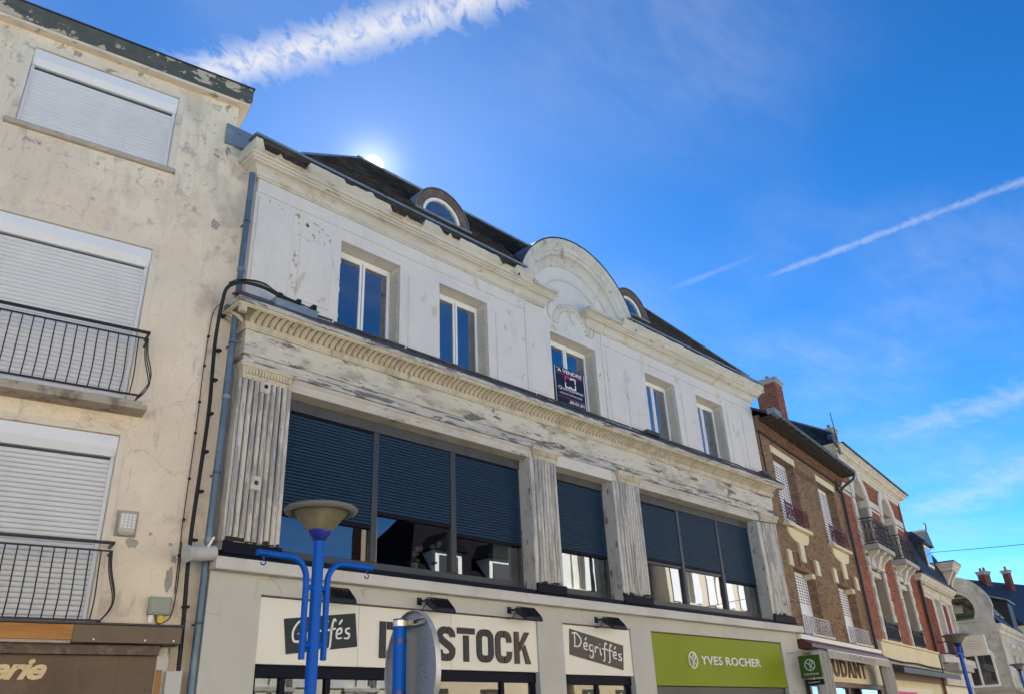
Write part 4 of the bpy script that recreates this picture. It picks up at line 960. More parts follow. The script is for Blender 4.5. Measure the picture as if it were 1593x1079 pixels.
MB().bbox(-.12, -.06, -.05, -.045, -.10, -.002, .002).build('tag', 'white_paint', mb_); MB().bbox(.0, .07, -.05, -.045, -.10, -.002, .002).build('tag', 'yellow_tag', mb_)
MB().tube(smooth_path([(-.03, -.03, 0), (.0, -.02, -.10), (.08, -.02, -.09), (.16, -.02, -.02), (.19, -.02, .15), (.20, -.02, .5), (.18, -.02, 1.0)]), .007, 5).build('cable', 'cable_black', mb_)
# pipes and cables in the corner between the two houses
DP = rootobj('downpipe', 'tall zinc rainwater downpipe in the corner between stucco house and cream building', 'pipe', (5.15, .06, 0))
pz = [10.72, 8.75, 6.5, 4.32, .1]
for i in range(4): MB().tube([(.0, 0, pz[i]), (-.005, 0, pz[i+1]+.002)], .052, 14).build('pipe_length', 'zinc_pipe', DP, smooth=True)
for z in pz[1:4]: MB().tube([(0, 0, z-.03), (0, 0, z+.03)], .063, 14).build('collar', 'zinc', DP, smooth=True)
for z in (9.7, 7.4, 5.3, 3.2): MB().tube([(0, 0, z-.012), (0, 0, z+.012)], .058, 12).box(-.01, .01, .04, .2, z-.01, z+.01).build('bracket', 'gunmetal', DP)
VP = rootobj('vent_elbow', 'short grey plastic pipe stub strapped across the zinc downpipe', 'pipe', (4.98, -.08, 4.09))
MB().tube([(-.20, -.05, -.03), (.0, -.02, -.0), (.20, .0, .03)], .105, 16).build('barrel', 'pipe_grey', VP, smooth=True)
MB().tube([(-.215, -.052, -.033), (-.185, -.047, -.028)], .115, 16).build('rim', 'pipe_grey', VP, smooth=True)
MB().tube([(.06, -.1, .08), (.12, -.12, .22)], .016, 6).build('strap', 'white_paint', VP)
BC = rootobj('power_cable', 'thick black power cable running down the stucco beside the downpipe', 'cable', (4.95, 0, 0))
P_ = [(1.50, -.20, 8.27), (1.1, -.22, 8.30), (.75, -.25, 8.34), (.45, -.26, 8.38), (.12, -.2, 8.37), (-.04, -.08, 8.28), (-.07, .0, 8.05), (-.03, .17, 7.4), (.01, .17, 6.3), (0, .17, 5.4), (-.02, .16, 4.6), (-.03, .12, 4.0), (.02, .14, 3.2), (.02, .1, 2.5)]
MB().tube(smooth_path(P_, 8), .030, 8).build('sheath', 'cable_black', BC, smooth=True)
for dx, dz in ((.02, .03), (-.02, .05), (0, -.03)):
    MB().tube(smooth_path([(x+dx*rnd.uniform(.4, 2), y-.02, z+dz*rnd.uniform(.3, 1.4)) for x, y, z in P_[:6]]+[(2.0, -.18, 8.29), ][:0], 6), .010, 6).build('strand', 'cable_black', BC)
for z in (7.85, 7.25, 6.75, 6.2, 5.6, 5.0, 4.3, 3.4): MB().bbox(-.01, .065, .10, .20, z, z+.032, .006).build('clip', 'cable_black', BC)
for x in (.75, 1.1, 1.4): MB().bbox(x, x+.07, -.28, -.16, 8.27, 8.40, .02).build('clamp', 'cable_black', BC)
TC = rootobj('telephone_cable', 'thin dark telephone cable left of the thick cable on the stucco wall', 'cable', (4.85, .28, 0))
MB().tube(smooth_path([(.09, -.12, 8.1), (.02, 0, 7.9), (-.01, .0, 7.0), (.0, 0, 5.9), (-.01, 0, 4.6), (.01, 0, 3.6)]), .007, 5).build('wire', 'cable_black', TC)
for z in (7.5, 7.0, 6.4, 5.9, 5.2, 4.6, 4.1): MB().bbox(-.015, .015, -.02, .02, z, z+.03, .004).build('clip', 'cable_black', TC)
def bricks(mb, x0, x1, z0, z1, y0, holes=(), L=.225, H=.067, j=.011, dep=.012, seed=1):
    """running-bond bricks standing proud of a mortar sheet; holes: functions z -> [(a,b)] blocked"""
    rnd = random.Random(seed); z = z0; r = 0
    while z+H <= z1+.001:
        blk = []
        for h in holes: blk += h(z+H/2)
        blk.sort(); free = []; c = x0
        for a, b in blk:
            if a > c: free.append((c, min(a, x1)))
            c = max(c, b)
        if c < x1: free.append((c, x1))
        x = x0-(L/2 if r % 2 else 0)
        while x < x1:
            for a, b in free:
                l, rr = max(x, a+j/2), min(x+L-j, b-j/2)
                if rr-l > .03:
                    d = dep+rnd.uniform(-.004, .004)
                    mb.add([(l, y0-d, z), (rr, y0-d, z), (rr, y0-d, z+H-j), (l, y0-d, z+H-j), (l, y0, z), (rr, y0, z), (rr, y0, z+H-j), (l, y0, z+H-j)],
                           [(0, 1, 2, 3), (0, 4, 5, 1), (1, 5, 6, 2), (2, 6, 7, 3), (3, 7, 4, 0)])
            x += L
        z += H; r += 1
    return mb
rect = lambda a, b, c, d: (lambda z: [(a, b)] if c < z < d else [])

# ------------------------------------------------------------------ tan brick house
AP, AA = Vector((22.1, .1, 0)), 8.5
def loc8(u, y=0, z=0): return AP+Matrix.Rotation(R_(AA), 3, 'Z')@Vector((u, y, z))
A = rootobj('brick_house', 'narrow brown brick house with cream lintels and dark red window railings', 'house', AP, AA)
AW2 = [(1.12, 3.12), (5.52, 7.50)]; AW1 = [(1.12, 3.05), (5.45, 7.38)]
hA = [(a, b, 7.16, 9.40) for a, b in AW2]+[(a, b, 3.95, 5.86) for a, b in AW1]
MB().walls(0, 8.8, 0, 10.25, 0, .35, hA+[(.5, 8.2, -.1, 2.75)]).build('wall', 'mortar_dark', A)
bw = MB(); bricks(bw, .0, 8.8, 3.90, 9.80, 0, [rect(*h) for h in hA]+[rect(a-.05, b+.14, 9.39, 9.64) for a, b in AW2], seed=2)
bw.build('brickwork', 'tan_brick', A, kind='stuff')
for a, b in AW2+AW1:
    z0, z1 = (7.18, 9.38) if (a, b) in AW2 else (3.97, 5.84)
    rv = MB(); rnd = random.Random(int(a*10)+int(z0)); z = z0
    while z < z1-.06:
        rv.box(b-.008, b-.0005, .01, .12, z, z+.056); rv.box(b-.008, b-.0005, .13, .25, z, z+.056); z += .067
    rv.build('reveal_bricks', 'tan_brick', A, kind='stuff')
# corbelled brick eaves
CB = MB()
for k in range(6): bricks(CB, .0, 8.8, 9.82+k*.075, 9.82+k*.075+.068, -.03*k-.01, L=.225 if k != 3 else .12, H=.068, dep=.03, seed=k)
CB.build('brick_eaves', 'brown_brick', A, kind='stuff')
MB().prismx([(0, 9.81), (0, 10.27), (-.19, 10.27)], 0, 8.8).build('eaves_core', 'mortar_dark', A)
sb = MB(); x = 3.27
while x < 5.40: sb.box(x, x+.06, -.016, -.0005, 9.15, 9.38); x += .072
sb.build('soldier_course', 'brown_brick', A, kind='stuff')
sh2 = MB()
for a in range(2): pass
for i, (a, b) in enumerate(AW2):
    MB().bbox(a-.05, b+.14, -.03, .20, 9.402, 9.635, .01).build('lintel', 'ivory', A)
    W_ = MB().bbox(a+.001, b-.001, .26, .30, 7.17, 9.398, .004).build('window_shutter', 'shutter_white', A)
    sl2 = MB()
    for c in range(8):
        for k in range(20): x = a+.1+c*.235; sl2.box(x, x+.15, .2565, .259, 7.35+k*.097, 7.39+k*.097)
    sl2.build('vent_slots', 'shadow_slot', W_, kind='stuff')
    for k in range(1, 4): MB().box(a+k*(b-a)/4-.006, a+k*(b-a)/4+.006, .2555, .259, 7.18, 9.39).build('leaf_joint', 'pvc_grey', W_)
    MB().bbox(a-.18, b+.0, -.22, .1, 7.05, 7.158, .012).build('sill', 'ivory', A)
    ap = [(a+.02, 7.049)]+[(a+.04+.62*(1-math.cos(t*math.pi/2)), 7.0-.33*math.sin(t*math.pi/2)) for t in (.2, .4, .6, .8, 1)]
    mid = (a+b)/2
    ap2 = ap+[(2*mid-x, z) for x, z in reversed(ap)]
    MB().prism(ap2, -.07, .0).build('apron', 'ivory', A)
    MB().bbox(mid-.20, mid+.20, -.09, .0, 6.10, 6.668, .012).build('keystone', 'ivory', A)
    for dx in (-1.42, 1.12): MB().prism([(mid+dx, 5.85), (mid+dx+.36, 5.85), (mid+dx+.34, 6.30), (mid+dx+.02, 6.33)], -.08, .0).build('corner_block', 'ivory', A)
    vs = MB(); n = 13
    for k in range(n):
        x = mid-1.02+2.04*(k+.5)/n
        if abs(x-mid) > .22: vs.box(x-.065, x+.065, -.035, -.0005, 5.87+.12*(1-((x-mid)/1.02)**2), 6.26+.10*(1-((x-mid)/1.02)**2))
    vs.build('arch_bricks', 'brown_brick', A, kind='stuff')
    # red railing
    r = MB().bbox(a-.12, b-.10, -.18, -.15, 7.74, 7.78, .006).bbox(a-.12, b-.10, -.18, -.15, 7.26, 7.29, .006)
    for k in range(15): x = a-.10+k*(b-a-.02)/14; r.tube([(x, -.165, 7.26), (x, -.165, 7.84 if k in (0, 14) else 7.75)], .010 if k not in (0, 14) else .018, 5)
    for k in range(7): x = a+.02+k*(b-a-.24)/6; r.tube([(x+.10*math.cos(t), -.165, 7.52+.14*math.sin(t)) for t in [2*math.pi*j/12 for j in range(13)]], .010, 4, False)
    r.build('railing', 'iron_red', A)
for i, (a, b) in enumerate(AW1):
    W_ = MB().bbox(a+.001, b-.001, .26, .30, 3.96, 5.858, .004).build('window_shutter', 'shutter_white', A)
    sl2 = MB()
    for c in range(8):
        for k in range(10): x = a+.1+c*.225; sl2.box(x, x+.14, .2565, .259, 4.95+k*.085, 4.985+k*.085)
    sl2.build('vent_slots', 'shadow_slot', W_, kind='stuff')
    MB().bbox(b-.25, b+.02, -.03, .24, 5.70, 5.855, .008).build('impost', 'ivory', A)
    MB().bbox(a-.1, b+.1, -.24, .1, 3.90, 3.975, .01).build('sill', 'stone_white', A)
    r = MB().bbox(a-.40, b+.02, -.19, -.16, 4.42, 4.45, .006).bbox(a-.40, b+.02, -.19, -.16, 4.02, 4.04, .006)
    for k in range(11): x = a-.39+k*(b-a+.40)/10; r.tube([(x, -.175, 4.03), (x, -.175, 4.43)], .010, 5)
    for k in range(10):
        x = a-.39+(k+.5)*(b-a+.40)/10
        for zc_ in (4.12, 4.23, 4.34): r.tube([(x+.07*math.cos(t), -.175, zc_+.055*math.sin(t+k)) for t in [2*math.pi*j/10 for j in range(9)]], .010, 4, False)
    r.build('railing', 'iron_white', A)
# roof
MB().add([(-.1, -.60, 10.24), (8.62, -.60, 10.24), (8.62, 3.6, 12.55), (-.1, 3.6, 12.55), (-.1, -.60, 10.16), (8.62, -.60, 10.16), (8.62, 3.6, 12.40), (-.1, 3.6, 12.40), (-.1, 8, 10.2), (8.62, 8, 10.2)],
         [(0, 1, 2, 3), (7, 6, 5, 4), (0, 4, 5, 1), (1, 5, 6, 2), (0, 3, 7, 4), (3, 2, 9, 8)]).build('roof', 'slate', A)
MB().box(.0, 8.79, -.19, -.02, 10.275, 10.30).box(-.08, 8.6, -.595, -.19, 10.12, 10.155).build('eaves_soffit', 'rot_shade_dark', A)
gp_ = MB()
for k in range(7): pass
GT = MB().tube([(.45, -.66, 10.25), (8.50, -.66, 10.25)], .075, 10).build('gutter', 'gunmetal', A, smooth=True)
for k in range(14): MB().tube([(.7+k*.58, -.66, 10.245), (.72+k*.58, -.66, 10.245)], .082, 10).build('gutter_hook', 'zinc', GT)
MB().bbox(-.12, .48, -.74, -.5, 10.18, 10.36, .01).build('zinc_flashing', 'zinc', A)
MB().tube(smooth_path([(8.46, -.66, 10.2), (8.46, -.62, 10.0), (8.42, -.35, 9.82), (8.38, -.12, 9.65), (8.38, -.10, 9.4)], 5), .05, 8).tube([(8.38, -.10, 9.4), (8.38, -.10, 2.9)], .055, 10).build('downpipe', 'gunmetal', A, smooth=True)
MB().tube([(8.02, -.06, 10.1), (8.02, -.06, 9.62), (8.34, -.08, 9.5)], .045, 8).build('downpipe_branch', 'gunmetal', A, smooth=True)
MB().tube(smooth_path([(.12, -.05, 9.8), (.16, -.05, 9.0), (.2, -.05, 8.5)]), .02, 5).build('cable', 'cable_black', A)
MB().tube(smooth_path([(.05, -.09, 9.80), (2.5, -.09, 9.79), (5, -.09, 9.80), (8.3, -.09, 9.79)]), .018, 5).build('cable', 'cable_black', A)
MB().box(-.05, -.0, .36, 8, 0, 10.2).box(8.75, 8.79, .36, 8, 0, 10.2).box(-.05, 8.79, 8, 8.2, 0, 10.2).build('rear_walls', 'mortar_dark', A)
# shop of the brick house
MB().bbox(.02, 8.45, -.22, .0, 3.76, 3.885, .01).build('ledge', 'white_paint', A)
MB().prismx([(-.02, 3.755), (-.22, 3.755), (-.46, 3.62), (-.46, 3.53), (-.02, 3.53)], .03, 8.0).build('awning_case', 'maroon', A)
SF = MB().bbox(.02, 8.75, .0-.06, -.001, 2.74, 3.52, .006).build('shop_sign', 'ivory'); SF.location = A.location; SF.rotation_euler = A.rotation_euler
tag(SF, 'cream shop sign with dark brown SUDANT letters under a grey awning', 'sign')
text_mb('SUDANT', 2.35, 6.35, 2.885, 3.42, -.062, .03, bold=.03, space=1.25).build('lettering', 'wood_brown', SF)
fr = MB().bbox(.5, 8.2, -.03, .1, 2.60, 2.739, .01).bbox(.5, .7, -.03, .1, .2, 2.599, .01).bbox(8.0, 8.2, -.03, .1, .2, 2.599, .01).bbox(4.2, 4.35, -.02, .1, .2, 2.599, .01).build('shopfront', 'maroon', A)
MB().box(.71, 4.19, .04, .05, .2, 2.598).box(4.36, 7.99, .04, .05, .2, 2.598).build('pane', 'pane_shop', fr)
MB().box(.4, 8.3, 1.5, 1.52, 0, 2.8).build('room', 'dark_room', A)
AWN = rootobj('awning', 'folded grey canvas awning with faded red lettering above the SUDANT sign', 'awning', loc8(0), AA)
vl = MB(); n = 120; x0, x1 = .45, 6.95
for i in range(n):
    a, b = x0+(x1-x0)*i/n, x0+(x1-x0)*(i+1)/n; sa = .018*abs(math.sin(i*math.pi/4)); s_b = .018*abs(math.sin((i+1)*math.pi/4)); ya, yb_ = -.72+.012*math.sin(i*.6), -.72+.012*math.sin((i+1)*.6)
    vl.add([(a, ya, 3.22+sa), (b, yb_, 3.22+s_b), (b, yb_, 3.44), (a, ya, 3.44), (a, ya+.006, 3.22+sa), (b, yb_+.006, 3.22+s_b)], [(0, 1, 2, 3), (0, 4, 5, 1)])
vl.add([(x0, -.72, 3.44), (x1, -.72, 3.44), (x1, -.40, 3.53), (x0, -.40, 3.53)], [(0, 1, 2, 3)])
vl.build('valance', 'canvas_grey', AWN)
text_mb('BOSE SEAU', 2.5, 5.2, 3.285, 3.40, -.738, .002, space=1.1).build('faded_lettering', 'faded_red', AWN)
for sx0, sx1 in ((-.30, .85), (6.6, 7.7)):
    cu = MB(); n = 36
    for i in range(n):
        t0, t1_ = i/n, (i+1)/n; f = lambda t: (sx0+(sx1-sx0)*t, -.52+.10*math.sin(t*26)-.10*math.sin(t*3.1))
        (xa, ya), (xb, yb_) = f(t0), f(t1_)
        cu.add([(xa+.12*(1-t0), ya, 1.9), (xb+.12*(1-t1_), yb_, 1.9), (xb, yb_, 3.42), (xa, ya, 3.42)], [(0, 1, 2, 3)])
    cu.build('side_drape', 'canvas_grey', AWN)
MB().tube([(x0, -.72, 3.445), (x1, -.72, 3.445)], .018, 6).build('front_rail', 'white_paint', AWN)
# hanging sign
HS = rootobj('hanging_sign', 'square green hanging sign with round emblem on a wall bracket', 'sign', (21.40, -.58, 2.64), -90)
MB().bbox(-.29, .29, -.03, .03, .08, .62, .004).build('panel', 'sign_dkgreen', HS)
MB().bbox(-.20, .30, -.03, .03, -.10, .035, .004).build('lower_panel', 'board_navy', HS)
emblem(0, .385, .145, -.031, HS, 'sign_emblem', .006)
text_mb('YVES ROCHER', -.21, .21, .145, .185, -.031, .003, bold=.01).build('lettering', 'white_paint', HS)
text_mb("L'INSTITUT", -.12, .20, -.05, -.015, -.031, .003).build('lettering', 'white_paint', HS)
MB().tube([(-.58, 0, .72), (.36, 0, .72)], .018, 8).build('bracket_arm', 'pipe_grey', HS)
for x in (-.2, .2): MB().tube([(x, 0, .62), (x, 0, .72)], .008, 6).build('hanger', 'pipe_grey', HS)
MB().bbox(-.585, -.57, -.06, .06, .60, .84, .003).build('wall_plate', 'pipe_grey', HS)
MB().tube([(0, 0, .08), (0, 0, .03)], .008, 6).build('hanger', 'gunmetal', HS)

# ------------------------------------------------------------------ red brick and stone house
qst = {}
for w_ in (.40, .26, .38, .24, .34, .2):
    qst[w_] = MB().bbox(0, w_, 0, .35, 0, .262, .01).mesh('quoin'); qst[w_].materials.append(M['stone_white'])
def quoins(par, xl, xr, z0, z1, wide, narrow, y=-.05):
    z = z0; k = 0
    while z < z1:
        w_ = wide if k % 2 else narrow
        inst('quoin', qst[w_], par, (xl-w_-.001, y, z)); inst('quoin', qst[w_], par, (xr+.001, y, z)); z += .272; k += 1
HB = rootobj('stone_trimmed_house', 'red brick house with pale stone arches, heavy cornice and iron balconies', 'house', loc8(8.82), AA)
# local u from 0 (party wall) to 10.1
BC_ = [2.68, 7.06]
hB = [(c-.98, c+.98, 7.7, 10.05) for c in BC_]+[(c-.92, c+.92, 4.36, 7.02) for c in BC_]
def archhole(c, r, z0, zs):
    def f(z):
        if z0 < z <= zs: return [(c-r, c+r)]
        if zs < z < zs+r: w = math.sqrt(r*r-(z-zs)**2); return [(c-w, c+w)]
        return []
    return f
MB().walls(0, 10.06, 0, 11.2, .02, .55, hB+[(.5, 9.6, -.1, 3.0)]).build('wall', 'mortar', HB)
hh = []
for c in BC_: hh += [archhole(c, 1.42, 7.5, 9.75), rect(c-1.32, c+1.32, 4.3, 7.55)]
bw = MB(); bricks(bw, .0, 10.06, 4.30, 10.98, .02, hh, dep=.014, seed=6); bw.build('brickwork', 'red_brick', HB, kind='stuff')
for c in BC_:
    # stone surround of the upper arch
    A_ = MB().arc(c, 9.75, [(.98, .30), (.98, -.06), (1.05, -.09), (1.30, -.09), (1.38, -.05), (1.38, .0)], 0, math.pi, 26).build('stone_arch', 'stone_white', HB)
    MB().prism([(c-.16, 10.65), (c+.16, 10.65), (c+.22, 11.15), (c-.22, 11.15)], -.13, -.01).build('keystone', 'stone_white', A_)
    MB().arc(c, 9.75, [(.0, .46), (.97, .46)], 0, math.pi, 24).build('arch_back', 'reveal_grey', A_)
    MB().arc(c, 9.75, [(.975, .29), (.975, .50)], 0, math.pi, 24).build('arch_soffit', 'reveal_grey', A_)
    quoins(HB, c-.98, c+.98, 7.56, 9.73, .40, .26)
    quoins(HB, c-.92, c+.92, 4.34, 6.9, .38, .24)
    MB().bbox(c-1.20, c+1.20, -.06, .24, 7.025, 7.42, .015).build('stone_lintel', 'stone_white', HB)
    for s_ in (-1, 1): pass
    MB().prismx([(-.05, 7.75), (-.50, 7.75), (-.50, 7.62), (-.30, 7.50), (-.18, 7.20), (-.05, 6.95)], c-.16, c+.16).build('bracket', 'stone_white', HB)
    for s_ in (-.85, .85): MB().prismx([(-.05, 7.64), (-.46, 7.64), (-.40, 7.52), (-.20, 7.40), (-.05, 7.10)], c+s_-.09, c+s_+.09).build('bracket', 'stone_white', HB)
    MB().bbox(c-1.28, c+1.28, -.58, .0, 7.65, 7.83, .02).build('balcony_slab', 'reveal_grey', HB)
    r = MB(); zt, zb_ = 8.85, 7.86
    def run(p, q_, n):
        p, q_ = Vector(p), Vector(q_)
        for z in (zb_, zb_+.12, zt-.12, zt): r.tube([p+Vector((0, 0, z)), q_+Vector((0, 0, z))], .014 if z != zt else .024, 5)
        for k in range(n+1): s_ = p.lerp(q_, k/n); r.tube([s_+Vector((0, 0, zb_)), s_+Vector((0, 0, zt))], .011, 4)
        d = (q_-p).normalized()
        for k in range(n):
            s_ = p.lerp(q_, (k+.5)/n); w = (q_-p).length/n*.42
            for z in (zb_+.3, zt-.3): r.tube([s_+d*w*math.cos(t)+Vector((0, 0, z+.15*math.sin(t))) for t in [2*math.pi*j/8 for j in range(9)]], .010, 4, False)
    run((c-1.22, -.53, 0), (c+1.22, -.53, 0), 14); run((c-1.22, -.53, 0), (c-1.22, -.04, 0), 3); run((c+1.22, -.53, 0), (c+1.22, -.04, 0), 3)
    r.build('balcony_railing', 'iron_black', HB)
    W_ = MB().bbox(c-.97, c+.97, .40, .46, 7.72, 10.04, .004).build('window_shutter', 'reveal_grey', HB)
    W_ = MB().bbox(c-.91, c+.91, .36, .42, 4.37, 7.015, .004).build('window_shutter', 'reveal_grey', HB)
    for k in range(1, 4): MB().box(c-.91+k*.455-.006, c-.91+k*.455+.006, .355, .359, 4.4, 7.0).build('leaf_joint', 'shadow_slot', W_)
    MB().bbox(c-.9, c+.9, .08, .30, 6.78, 7.01, .02).build('shutter_housing', 'stone_white', HB)
    r = MB().bbox(c-.93, c+.93, -.10, -.07, 5.02, 5.06, .006).bbox(c-.93, c+.93, -.10, -.07, 4.84, 4.86, .004).bbox(c-.93, c+.93, -.10, -.07, 4.40, 4.43, .006)
    for k in range(19): x = c-.92+k*1.84/18; r.tube([(x, -.085, 4.4), (x, -.085, 4.85)], .014, 4)
    for k in range(6): x = c-.77+k*.307; r.tube([(x+.07*math.cos(t), -.085, 4.94+.06*math.sin(t)) for t in [2*math.pi*j/10 for j in range(11)]], .012, 4, False)
    for x in (c-.93, c+.9): r.bbox(x, x+.03, -.10, -.0, 4.4, 5.1, .004)
    r.build('railing', 'iron_black', HB)
    MB().bbox(c-1.0, c+1.0, -.12, .2, 4.29, 4.36, .01).build('sill', 'stone_white', HB)
for a, b in ((.02, BC_[0]-1.44), (BC_[0]+1.44, BC_[1]-1.44), (BC_[1]+1.44, 10.04)):
    MB().bbox(a, b, -.045, .0, 9.86, 10.14, .012).build('string_course', 'stone_white', HB)
    MB().bbox(a, b, -.02, .0, 9.70, 9.80, .008).build('string_course', 'stone_white', HB)
cpB = [(0, 10.96), (.04, 10.97), (.06, 11.05), (.10, 11.07), (.12, 11.16), (.24, 11.24), (.30, 11.26), (.32, 11.32), (.42, 11.40), (.46, 11.42), (.46, 11.48), (0, 11.50)]
CBn = MB().sweepU(.0, 10.06, .0, .5, cpB).build('cornice', 'ivory_stone' if 'ivory_stone' in M else 'plaster_cream', HB)
MB().prismx([(-.52, 11.46), (-.50, 11.46), (-.48, 11.50), (.0, 11.54), (.0, 11.60), (-.48, 11.57), (-.53, 11.53)], -.1, 10.55).build('gutter', 'gunmetal', CBn)
# slate-hung party wall rising above the brown house, roof, chimneys
MB().add([(-.06, -.12, 10.2), (-.06, 4.2, 10.2), (-.06, 4.2, 14.4), (-.06, 3.6, 14.15), (-.06, -.12, 12.02), (.1, -.12, 10.2), (.1, 4.2, 10.2), (.1, 4.2, 14.4), (.1, 3.6, 14.15), (.1, -.12, 12.02)],
         [(0, 4, 3, 2, 1), (5, 6, 7, 8, 9), (0, 5, 9, 4), (4, 9, 8, 3), (3, 8, 7, 2)]).build('party_wall', 'slate', HB)
pw = MB(); rnd = random.Random(4)
for rr in range(34):
    z = 10.2+rr*.115; y = -.12-(.1 if rr % 2 else 0)
    while y < 4.1:
        yc = y+.1; top = 12.02+(yc+.12)*.575
        if z+.12 < top: d = -.075-rnd.random()*.01; pw.add([(d, max(y, -.12), z), (d, y+.195, z), (d+.012, y+.195, z+.13), (d+.012, max(y, -.12), z+.13), (-.06, max(y, -.12), z), (-.06, y+.195, z)], [(1, 0, 3, 2), (0, 1, 5, 4)])
        y += .2
pw.build('hung_slates', 'slate', HB, kind='stuff')
MB().add([(-.1, -.15, 12.03), (-.1, 4.2, 14.53), (.14, 4.2, 14.53), (.14, -.15, 12.03), (-.1, -.15, 12.09), (-.1, 4.2, 14.59), (.14, 4.2, 14.59), (.14, -.15, 12.09)], [(0, 1, 5, 4), (4, 5, 6, 7), (0, 4, 7, 3), (3, 7, 6, 2)]).build('verge', 'zinc', HB)
MB().add([(.1, -.2, 11.55), (10.0, -.2, 11.55), (10.0, 4.2, 14.3), (.1, 4.2, 14.3), (.1, 8.5, 11.5), (10.0, 8.5, 11.5)], [(0, 1, 2, 3), (3, 2, 5, 4)]).build('roof', 'slate', HB)
MB().add([(10.0, -.1, 0), (10.0, 8.5, 0), (10.0, 8.5, 11.5), (10.0, 4.2, 14.3), (10.0, -.1, 11.5)], [(0, 1, 2, 3, 4)]).build('gable', 'red_brick', HB)
MB().box(.0, 10.0, 8.5, 8.7, 0, 11.5).box(.0, .04, .56, 8.5, 0, 11.2).build('rear_walls', 'mortar', HB)
def chimney(name, par, u, y, w, d, z0, z1, label_mt='red_brick', pots=1, seed=3):
    C_ = MB().box(u, u+w, y, y+d, z0, z1-.16).build(name, 'mortar', par)
    bb = MB(); bricks(bb, 0, w, z0, z1-.17, 0, seed=seed, dep=.012); bb.v = [(x+u, yy+y, z) for x, yy, z in bb.v]
    b2 = MB(); bricks(b2, 0, d, z0, z1-.17, 0, seed=seed+1, dep=.012); b2.v = [(u+yy, y+d-x, z) for x, yy, z in b2.v]
    bb.add(b2.v, b2.f); bb.build('brickwork', label_mt, C_, kind='stuff')
    MB().bbox(u-.05, u+w+.05, y-.05, y+d+.05, z1-.16, z1-.02, .01).bbox(u-.09, u+w+.09, y-.09, y+d+.09, z1-.018, z1+.05, .01).build('cap', 'reveal_grey', C_)
    for k in range(pots): MB().lathe([(.0, .0), (.09, 0), (.08, .25), (.09, .27), (.06, .27), (.0, .2)], (u+w/2, y+d*(k+.5)/pots), 12, z1+.05).build('pot', 'red_brick', C_)
    return C_
chimney('chimney', HB, -.25, 1.62, .85, .85, 12.6, 14.85, pots=1)
chimney('chimney', HB, 9.4, 2.0, .6, .5, 13.0, 15.3, pots=1, seed=9)
MB().tube(smooth_path([(-.12, -.08, 11.85), (-.18, -.12, 11.85), (-.5, -.2, 11.72), (-.5, -.28, 11.5), (-.22, -.3, 11.3), (-.1, -.3, 11.1)], 5), .06, 8).bbox(-.2, -.06, -.18, .02, 11.75, 11.95, .01).build('rain_spout', 'zinc_pipe', HB, smooth=True)
MB().tube([(5.1, .9, 12.2), (4.9, .9, 14.6)], .02, 5).build('aerial_rod', 'gunmetal', HB)
# shop below
MB().prismx([(.0, 3.64), (-.17, 3.64), (-.17, 4.20), (-.24, 4.22), (-.24, 4.285), (.0, 4.288)], .02, 9.75).build('shop_fascia', 'ivory', HB)
MB().prismx([(-.02, 3.42), (-.70, 3.14), (-.70, 3.32), (-.66, 3.34), (-.02, 3.50)], .15, 10.6).build('canopy', 'gunmetal', HB)
MB().box(.0, 10.0, -.14, -.001, 3.505, 3.62).build('canopy_backing', 'reveal_grey', HB)
MB().tube(smooth_path([(0, -.2, 3.66), (2.5, -.22, 3.60), (5, -.21, 3.64), (7.5, -.22, 3.58), (10.2, -.2, 3.6)]), .03, 6).build('cable', 'cable_black', HB)
MB().tube([(10.02, -.12, 7.9), (10.02, -.12, 3.4)], .06, 10).build('downpipe', 'gunmetal', HB, smooth=True)
MB().bbox(.5, 9.6, .02, .2, 2.4, 2.999, .01).build('shopfront', 'ivory', HB)
PO = MB().bbox(1.0, 7.5, -.01, .015, 1.4, 2.75, .004).build('poster', 'house_white'); PO.location = HB.location; PO.rotation_euler = HB.rotation_euler; tag(PO, 'pale shop window poster with magenta banner under the dark canopy', 'poster')
MB().box(1.6, 4.6, -.013, -.0105, 2.28, 2.6).build('banner', 'logo_pink', PO)
MB().tube(smooth_path([(-.1, -.3, 7.0), (2.5, -.2, 6.95), (4.4, -.4, 7.0), (6.5, -.2, 7.15)]), .012, 4).build('wire', 'cable_black', HB)

# ------------------------------------------------------------------ mansard house
HC = rootobj('mansard_house', 'low house with dark red brick panels, dentilled cornice and dark mansard roof', 'house', loc8(18.92), AA)
hC = [(2.95, 4.35, 4.4, 6.95), (6.2, 7.3, 4.4, 6.95)]
MB().walls(0, 7.6, 0, 7.5, 0, .4, hC+[(.4, 7.2, -.1, 3.0)]).build('wall', 'stone_white', HC)
for a, b in ((.55, 2.45), (4.9, 5.75)):
    bb = MB(); bricks(bb, a, b, 4.35, 6.85, -.001, dep=.02, seed=int(a*7)); bb.build('brick_panel', 'dark_red_brick', HC, kind='stuff')
    MB().box(a, b, -.004, -.0005, 4.34, 6.86).build('panel_mortar', 'mortar_dark', HC)
for a, b, c, d in hC:
    MB().bbox(a+.001, b-.001, .28, .33, c, d, .004).build('window_shutter', 'reveal_grey', HC)
    quoins(HC, a, b, 4.4, 6.9, .34, .2, -.03)
    r = MB().bbox(a, b, -.1, -.07, 5.0, 5.04, .004)
    for k in range(12): x = a+k*(b-a)/11; r.tube([(x, -.085, 4.4), (x, -.085, 5.0)], .012, 4)
    r.build('railing', 'iron_black', HC)
fl_ = rootobj('flower_pot', 'pot of red geraniums on a window railing by the second street lamp', 'plant', loc8(18.92+3.2, -.15, 5.04), AA)
fb = MB(); rnd = random.Random(2)
